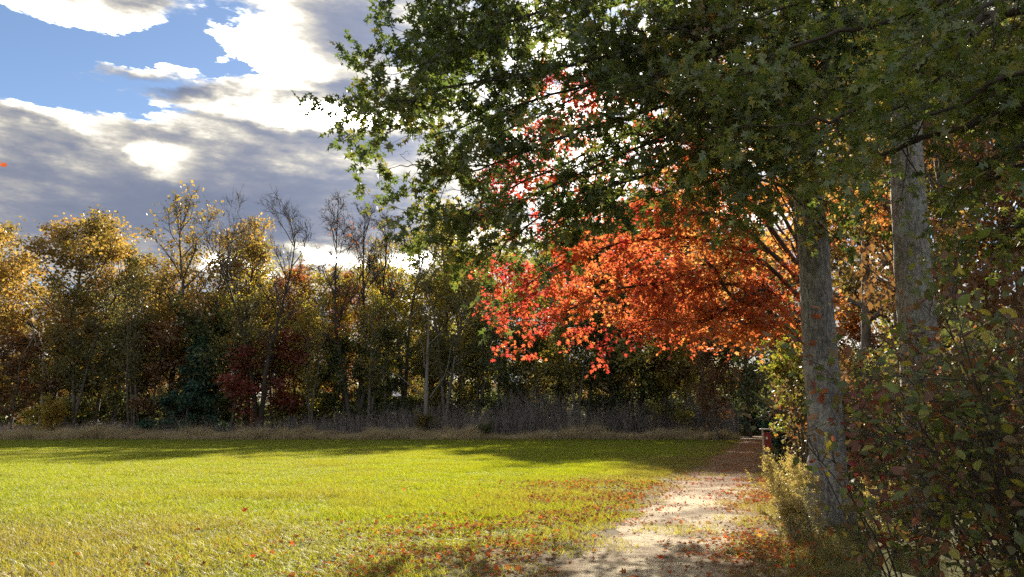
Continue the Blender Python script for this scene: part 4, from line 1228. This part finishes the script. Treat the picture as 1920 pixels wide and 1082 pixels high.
leafy_bush('sapling', 'young yellow-green tree lit at the right of the path under the maple', 'tree', foot(1506, 19.2), 4.9, .9, 9, 7500, .085, M['sapling_leaf'], 101, T_maple(), low=.46, stem_r=.03)
leafy_bush('bush', 'red-brown bush by the path just right of the marker post', 'bush', foot(1518, 21), 1.6, .6, 12, 3000, .07, M['brush_leaf'], 102, T_far())
leafy_bush('bush', 'dark green bush right behind the marker post at the path', 'bush', foot(1470, 33), 2.6, 1.3, 12, 4500, .10, M['cedar_leaf'], 103, T_far())
for i, (x, D, h, r, m, lab) in enumerate([
    (1610, 15.5, 3.2, 1.5, 'brush_leaf', 'brown leafy brush in the gap between the two oak trunks'),
    (1690, 19, 4.2, 1.8, 'sapling_leaf', 'green-yellow brush behind the second oak trunk'),
    (1800, 11.5, 3.0, 1.3, 'brush_leaf', 'dark brush just right of the second oak trunk'),
    (1880, 14, 4.4, 1.9, 'dark_leaf', 'dark green brush behind the shrub at the right edge'),
    (1990, 10, 3.6, 1.5, 'brush_leaf', 'brown brush leaning in at the right edge of the picture'),
    (1560, 26, 4.0, 1.9, 'rust_leaf', 'rusty brush far behind the big trunk on the right of the path'),
    (1520, 36, 4.5, 2.2, 'olive_leaf', 'olive brush where the right side of the path goes dark'),
]):
    leafy_bush('brush', lab, 'bush', foot(x, D), h, r, 16, 5200, .09, M[m], 110 + i, T_far(), 'brush under the oaks right of the path', wood_mat=M['grey_twig'] if i % 2 else None)

G3 = 'autumn trees standing in the wood right of the path'
for a in [
    ('round_b', 1620, 30, -60, M['olive_leaf'], 'oak_tree', 'tall olive-brown tree between the two oak trunks, deep in the wood', 'tree', G3, .8),
    ('round_a', 1800, 26, -100, M['rust_leaf'], 'oak_tree', 'brownish tree behind the second oak trunk', 'tree', G3, .7),
    ('airy', 1540, 48, 250, M['orange_leaf'], 'maple_tree', 'orange tree behind the big oak trunk beside the path', 'tree', G3, 1.0),
    ('airy_b', 1475, 60, 330, M['rust_leaf'], 'oak_tree', 'brown tree right of the path where it turns dark', 'tree', G3, 1.0),
    ('round_b', 1700, 44, 150, M['gold_leaf'], 'oak_tree', 'golden-brown tree seen past the right side of the second trunk', 'tree', G3, 1.0),
    ('round_a', 1930, 34, 60, M['olive_leaf'], 'oak_tree', 'olive tree at the right edge deep behind the shrub', 'tree', G3, .9),
    ('low_a', 1445, 70, 560, M['dark_leaf'], 'low_tree', 'dark low tree closing the right side of the path end', 'tree', G3, 1.0),
    ('low_b', 1405, 96, 600, M['dark_leaf'], 'low_tree', 'dark low tree across the far end of the path', 'tree', G3, 1.3),
]:
    place_tree(*a)

def side_wood():
    rng = np.random.default_rng(171)
    src = []
    for key, m in (('bush', 'brush_leaf'), ('bush', 'olive_leaf'), ('bush', 'rust_leaf'), ('low_a', 'olive_leaf'), ('low_b', 'rust_leaf')):
        me = FT[key][2].copy(); me.materials[0] = M[m]; src.append(me)
    P, S, I = [], [], []
    for k in range(330):
        D = rng.uniform(15, 95); off = rng.uniform(3.2, 34)
        if D < 24 and off < 5.5: continue
        s = rng.uniform(.45, 1.0); i = rng.integers(0, 3)
        if off > 7 and D > 26 and rng.random() < .3: i = rng.integers(3, 5); s = rng.uniform(.5, 1.0)
        P.append((path_c(D) + off, D, 0)); S.append((s * 1.1, s * 1.1, s)); I.append(i)
    n = len(P); rot = np.zeros((n, 3)); rot[:, 2] = rng.uniform(0, 6.28, n)
    instancer('shrubbery', P, rot, S, I, np.zeros(n), src, 'dim brown and olive undergrowth filling the wood right of the path')
side_wood()

# ---- shrub close to the camera
leafy_bush('shrub', 'close shrub with mixed red, green and yellow oval leaves at the lower right', 'shrub', (2.75, 3.9), 2.36, 1.1, 42, 5800, .062, M['shrub_leaf'], 131, T_ovate(), low=.42, count=300, stem_r=.011)
leafy_bush('shrub', 'thin red-leaved twigs crossing in front of the big trunk', 'shrub', (2.75, 5.2), 2.2, .85, 12, 420, .075, M['shrub_leaf'], 132, T_ovate(), low=.35, count=60, lean=(-.15, 0), stem_r=.009)

# ---- goldenrod and weeds beside the trunk
def goldenrod(i, x, y, h, label):
    rng = np.random.default_rng(140 + i)
    root = bpy.data.objects.new('goldenrod', None); COL.objects.link(root); root.location = (x, y, 0)
    tag(root, label, 'weed plant', 'goldenrod clumps beside the big trunk')
    st = Tubes(); A, B = [], []; LA, LB = [], []
    for k in range(13):
        a = rng.uniform(0, 6.28); r = rng.uniform(0, .28)
        b = np.array([math.cos(a) * r * .4, math.sin(a) * r * .4, -.02]); hh = h * rng.uniform(.6, 1.05)
        t = b + np.array([math.cos(a) * r * .9 - .12, math.sin(a) * r * .9, hh])
        pts = spline(np.array([b, b + (t - b) * .55 + np.array([.03, 0, .05]), t]), 10)
        st.add(pts, np.linspace(.005, .002, 10), 4)
        for m in range(34):     # narrow leaves up the stem
            f = rng.uniform(.08, .85); p = pts[min(8, int(f * 9))]
            LA.append(p + rng.normal(0, .008, 3)); LB.append(unit(rng.normal(0, 1, 3) * np.array([1, 1, .35]) + np.array([0, 0, .3])))
        d = unit(pts[-1] - pts[-3])
        for m in range(16):     # arching plume
            f = rng.uniform(.72, 1.0); p = pts[min(9, int(f * 9))]
            e = p + unit(np.array([-.7, rng.normal(0, .5), .5]) + rng.normal(0, .4, 3)) * rng.uniform(.05, .13)
            A.append(p); B.append(e)
    obj('stems', st.mesh('stems', M['post_wood']), root, kind='stuff')
    LA = np.array(LA); LB = np.array(LB)
    X, Aa, N = leaf_frames(rng, LB, .6)
    V, F, r = leaves_np(T_strip(), LA, X, Aa, N, rng.uniform(.05, .11, len(LA)) , rng.uniform(0, .75, len(LA)))
    V2, F2, r2 = leaves_np(T_ovate(), *[q for q in twig_leaves(rng, np.array(A), np.array(B), 9, .022, .3, jit=.008)], rng.uniform(.55, 1, len(A) * 9))
    obj('foliage', mesh_np('foliage', np.concatenate([V, V2]), np.concatenate([F, F2 + len(V)]), M['weed_leaf'], np.concatenate([r, r2])), root, kind='stuff')
for i, (px_, py_, D, h, lab) in enumerate([
    (1448, 0, 12.6, 1.12, 'sunlit goldenrod leaning furthest out over the path edge'),
    (1470, 0, 11.8, 1.05, 'goldenrod clump second from the path, left of the big trunk'),
    (1492, 0, 12.8, 1.25, 'tall pale goldenrod clump behind, near the trunk'),
    (1500, 0, 11.4, .95, 'goldenrod clump touching the left side of the big trunk'),
    (1470, 0, 10.8, .62, 'low goldenrod clump in front of the taller ones by the path'),
    (1508, 0, 10.6, .6, 'low weed clump at the left foot of the big trunk'),
    (1620, 0, 10.9, .7, 'shaded weed clump at the right foot of the big trunk'),
    (1480, 0, 13.8, 1.2, 'rearmost goldenrod clump below the marker post'),
    (1660, 0, 11.6, .85, 'shaded weed clump between the two oak trunks'),
]):
    f = foot(px_, D); goldenrod(i, f[0], f[1], h, lab)

# ------------------------------------------------------------------ fallen leaves
def fallen():
    rng = np.random.default_rng(151)
    P = []
    def patch(n, D0, D1, o0, o1, pw=1.0):
        D = D0 + (D1 - D0) * rng.random(n) ** pw
        off = rng.normal((o0 + o1) / 2, (o1 - o0) / 3.2, n)
        P.append(np.stack([path_c(D) + off, D], 1))
    patch(4200, 9, 22, .5, 2.4)        # right side of the path
    patch(5200, 8, 21, -4.6, -.8)      # drift on the left verge
    patch(1500, 6, 60, -1.5, 1.5, 1.2)
    patch(1000, 5, 22, -8, -1)
    patch(5200, 19, 75, -1.8, 1.8)
    patch(1600, 5, 14, 1.5, 5)
    patch(5200, 7.5, 24, -5.2, -.6)
    patch(2400, 8, 22, .4, 3.0)
    n = 110
    P.append(np.stack([rng.uniform(-14, 2, n), rng.uniform(6, 26, n)], 1))
    brown = np.concatenate([np.full(len(q_), 1.0 if i in (6, 7) else 0.0) for i, q_ in enumerate(P)])
    P = np.concatenate(P); n = len(P)
    cl = vnoise(P[:, 0], P[:, 1], .8, 15)
    k = rng.random(n) < np.clip(-.15 + 2.0 * cl ** 1.3, 0.06, 1)
    P = P[k]; cl = cl[k]; brown = brown[k]; n = len(P)
    off = P[:, 0] - path_c(P[:, 1])
    onp = np.abs(off) < 1.1
    z = np.where(onp, rng.uniform(.012, .03, n), rng.uniform(.03, .085, n))
    P3 = np.concatenate([P, z[:, None]], 1)
    d = rng.normal(0, 1, (n, 3)) * np.array([1, 1, .3])
    N0 = unit(rng.normal(0, .45, (n, 3)) + np.array([0, 0, 1]))
    A = unit(d - N0 * (d * N0).sum(1, keepdims=True)); X = np.cross(A, N0)
    tv, tf = T_maple(); tv = tv.copy(); tv[:, 2] += .22 * np.abs(tv[:, 0]) + .15 * (tv[:, 1] - .4) ** 2   # curled
    # redder to the right of the path, browner on the turf
    rn = np.clip(rng.beta(1.2, 2.4, n) + .28 * (off > .1) * rng.random(n) + .3 * (cl - .5), 0, 1)
    V, F, r = leaves_np((tv, tf), P3, X, A, N0, rng.uniform(.035, .088, n) * (1 - .35 * brown), rn * (1 - .6 * brown))
    obj('fallen_leaves', mesh_np('fallen_leaves', V, F, M['fallen'], r), kind='stuff', label='scattered orange, red and brown leaves fallen on the path and turf')
    # single leaves one can point at
    for i, (x, y, D, s, v, zz, lab) in enumerate([
        (455, 960, None, .13, .80, .09, 'bright red fallen leaf alone on the green grass, left half of the field'),
        (474, 1045, None, .11, .80, .09, 'red fallen leaf on the turf just left of the dark shadow at the bottom edge'),
        (1050, 985, None, .12, .99, .07, 'large yellow fallen leaf on the verge left of the path'),
        (1085, 987, None, .11, .97, .07, 'yellow fallen leaf just right of the largest yellow one beside the path'),
        (1312, 998, None, .12, .62, .05, 'coral-red fallen leaf lying on the middle of the path'),
        (832, 1018, None, .11, .62, .08, 'orange fallen leaf just above the dark shadow on the turf'),
        (1238, 1048, None, .12, .78, .05, 'dark red fallen leaf on the lower part of the path'),
        (3, 313, 6.0, .07, .72, None, 'red leaf drifting in the air at the left edge against the cloud'),
    ]):
        if D is None:
            d = ray(x, y); p = np.array([0, 0, CAMZ]) + d * ((CAMZ - zz) / -d[2])
        else: p = at(x, y, D)
        me = mesh_np('fallen_leaf', tv, tf, M['fallen'], np.full(len(tv), v))
        o = obj('fallen_leaf' if D is None else 'falling_leaf', me, None, lab, 'leaf')
        o.location = p; o.scale = (s, s, s); o.rotation_euler = (rng.uniform(.3, .7), rng.uniform(-.3, .3), rng.uniform(0, 6.28))
fallen()

# ------------------------------------------------------------------ garden chair
def box(name, c, size, mat, parent, rot=(0, 0, 0), bev=.006):
    x, y, z = (s / 2 for s in size)
    import bmesh
    bm = bmesh.new()
    bmesh.ops.create_cube(bm, size=1.0)
    for v in bm.verts: v.co = Vector((v.co.x * size[0], v.co.y * size[1], v.co.z * size[2]))
    bmesh.ops.bevel(bm, geom=list(bm.edges), offset=bev, segments=1, affect='EDGES')
    me = bpy.data.meshes.new(name); bm.to_mesh(me); bm.free()
    me.materials.append(mat)
    o = obj(name, me, parent)
    o.location = c; o.rotation_euler = rot
    return o

def garden_chair():
    root = bpy.data.objects.new('garden_chair', None); COL.objects.link(root)
    tag(root, 'pale yellow slatted wooden garden chair half hidden behind the shrub', 'chair')
    p = at(1755, 795, 6.4); root.location = (p[0], 6.4, 0)
    root.rotation_euler = (0, 0, R(180 + 14))       # faces left
    m = M['chair_paint']
    w = .30
    for s in (-1, 1):
        box('leg', (.36, s * w, .27), (.09, .025, .56), m, root)
        box('stringer', (-.02, s * (w - .03), .20), (.92, .025, .11), m, root, (0, R(-16), 0))
        box('back_leg', (-.26, s * (w + .026), .29), (.07, .025, .60), m, root, (0, R(-8), 0))
        box('armrest', (.06, s * (w + .03), .585), (.76, .13, .024), m, root)
    for k in range(6):
        box('seat_slat', (.36 - k * .088, 0, .375 - k * .024), (.076, .60, .02), m, root, (0, R(-15), 0))
    for k in range(5):
        a = (k - 2)
        hgt = .78 - .05 * abs(a) ** 1.5
        th = R(-27)
        z0 = .27
        c = Vector((-.13 - math.sin(-th) * hgt / 2, a * .115, z0 + math.cos(th) * hgt / 2))
        box('back_slat', c, (.02, .10, hgt), m, root, (R(-a * 2.0), th, 0))
    box('crossbar', (-.345, 0, .585), (.03, .62, .075), m, root, (0, R(-27), 0))
    box('front_apron', (.409, 0, .33), (.022, .62, .11), m, root)
garden_chair()

def marker_post():
    root = bpy.data.objects.new('marker_post', None); COL.objects.link(root)
    p = at(1434, 795, 24); root.location = (p[0], 24, 0)
    tag(root, 'small wooden trail marker post with dark red board and pale cap beside the path', 'sign post')
    box('post', (-.085, 0, .70), (.05, .05, 1.44), M['post_wood'], root)
    box('board', (.065, .0, 1.06), (.22, .04, .56), M['red_board'], root)
    box('cap', (.02, 0, 1.44), (.36, .16, .035), M['white_paint'], root)
    box('notice', (.03, -.024, 1.16), (.06, .004, .07), M['white_paint'], root, bev=.001)
marker_post()
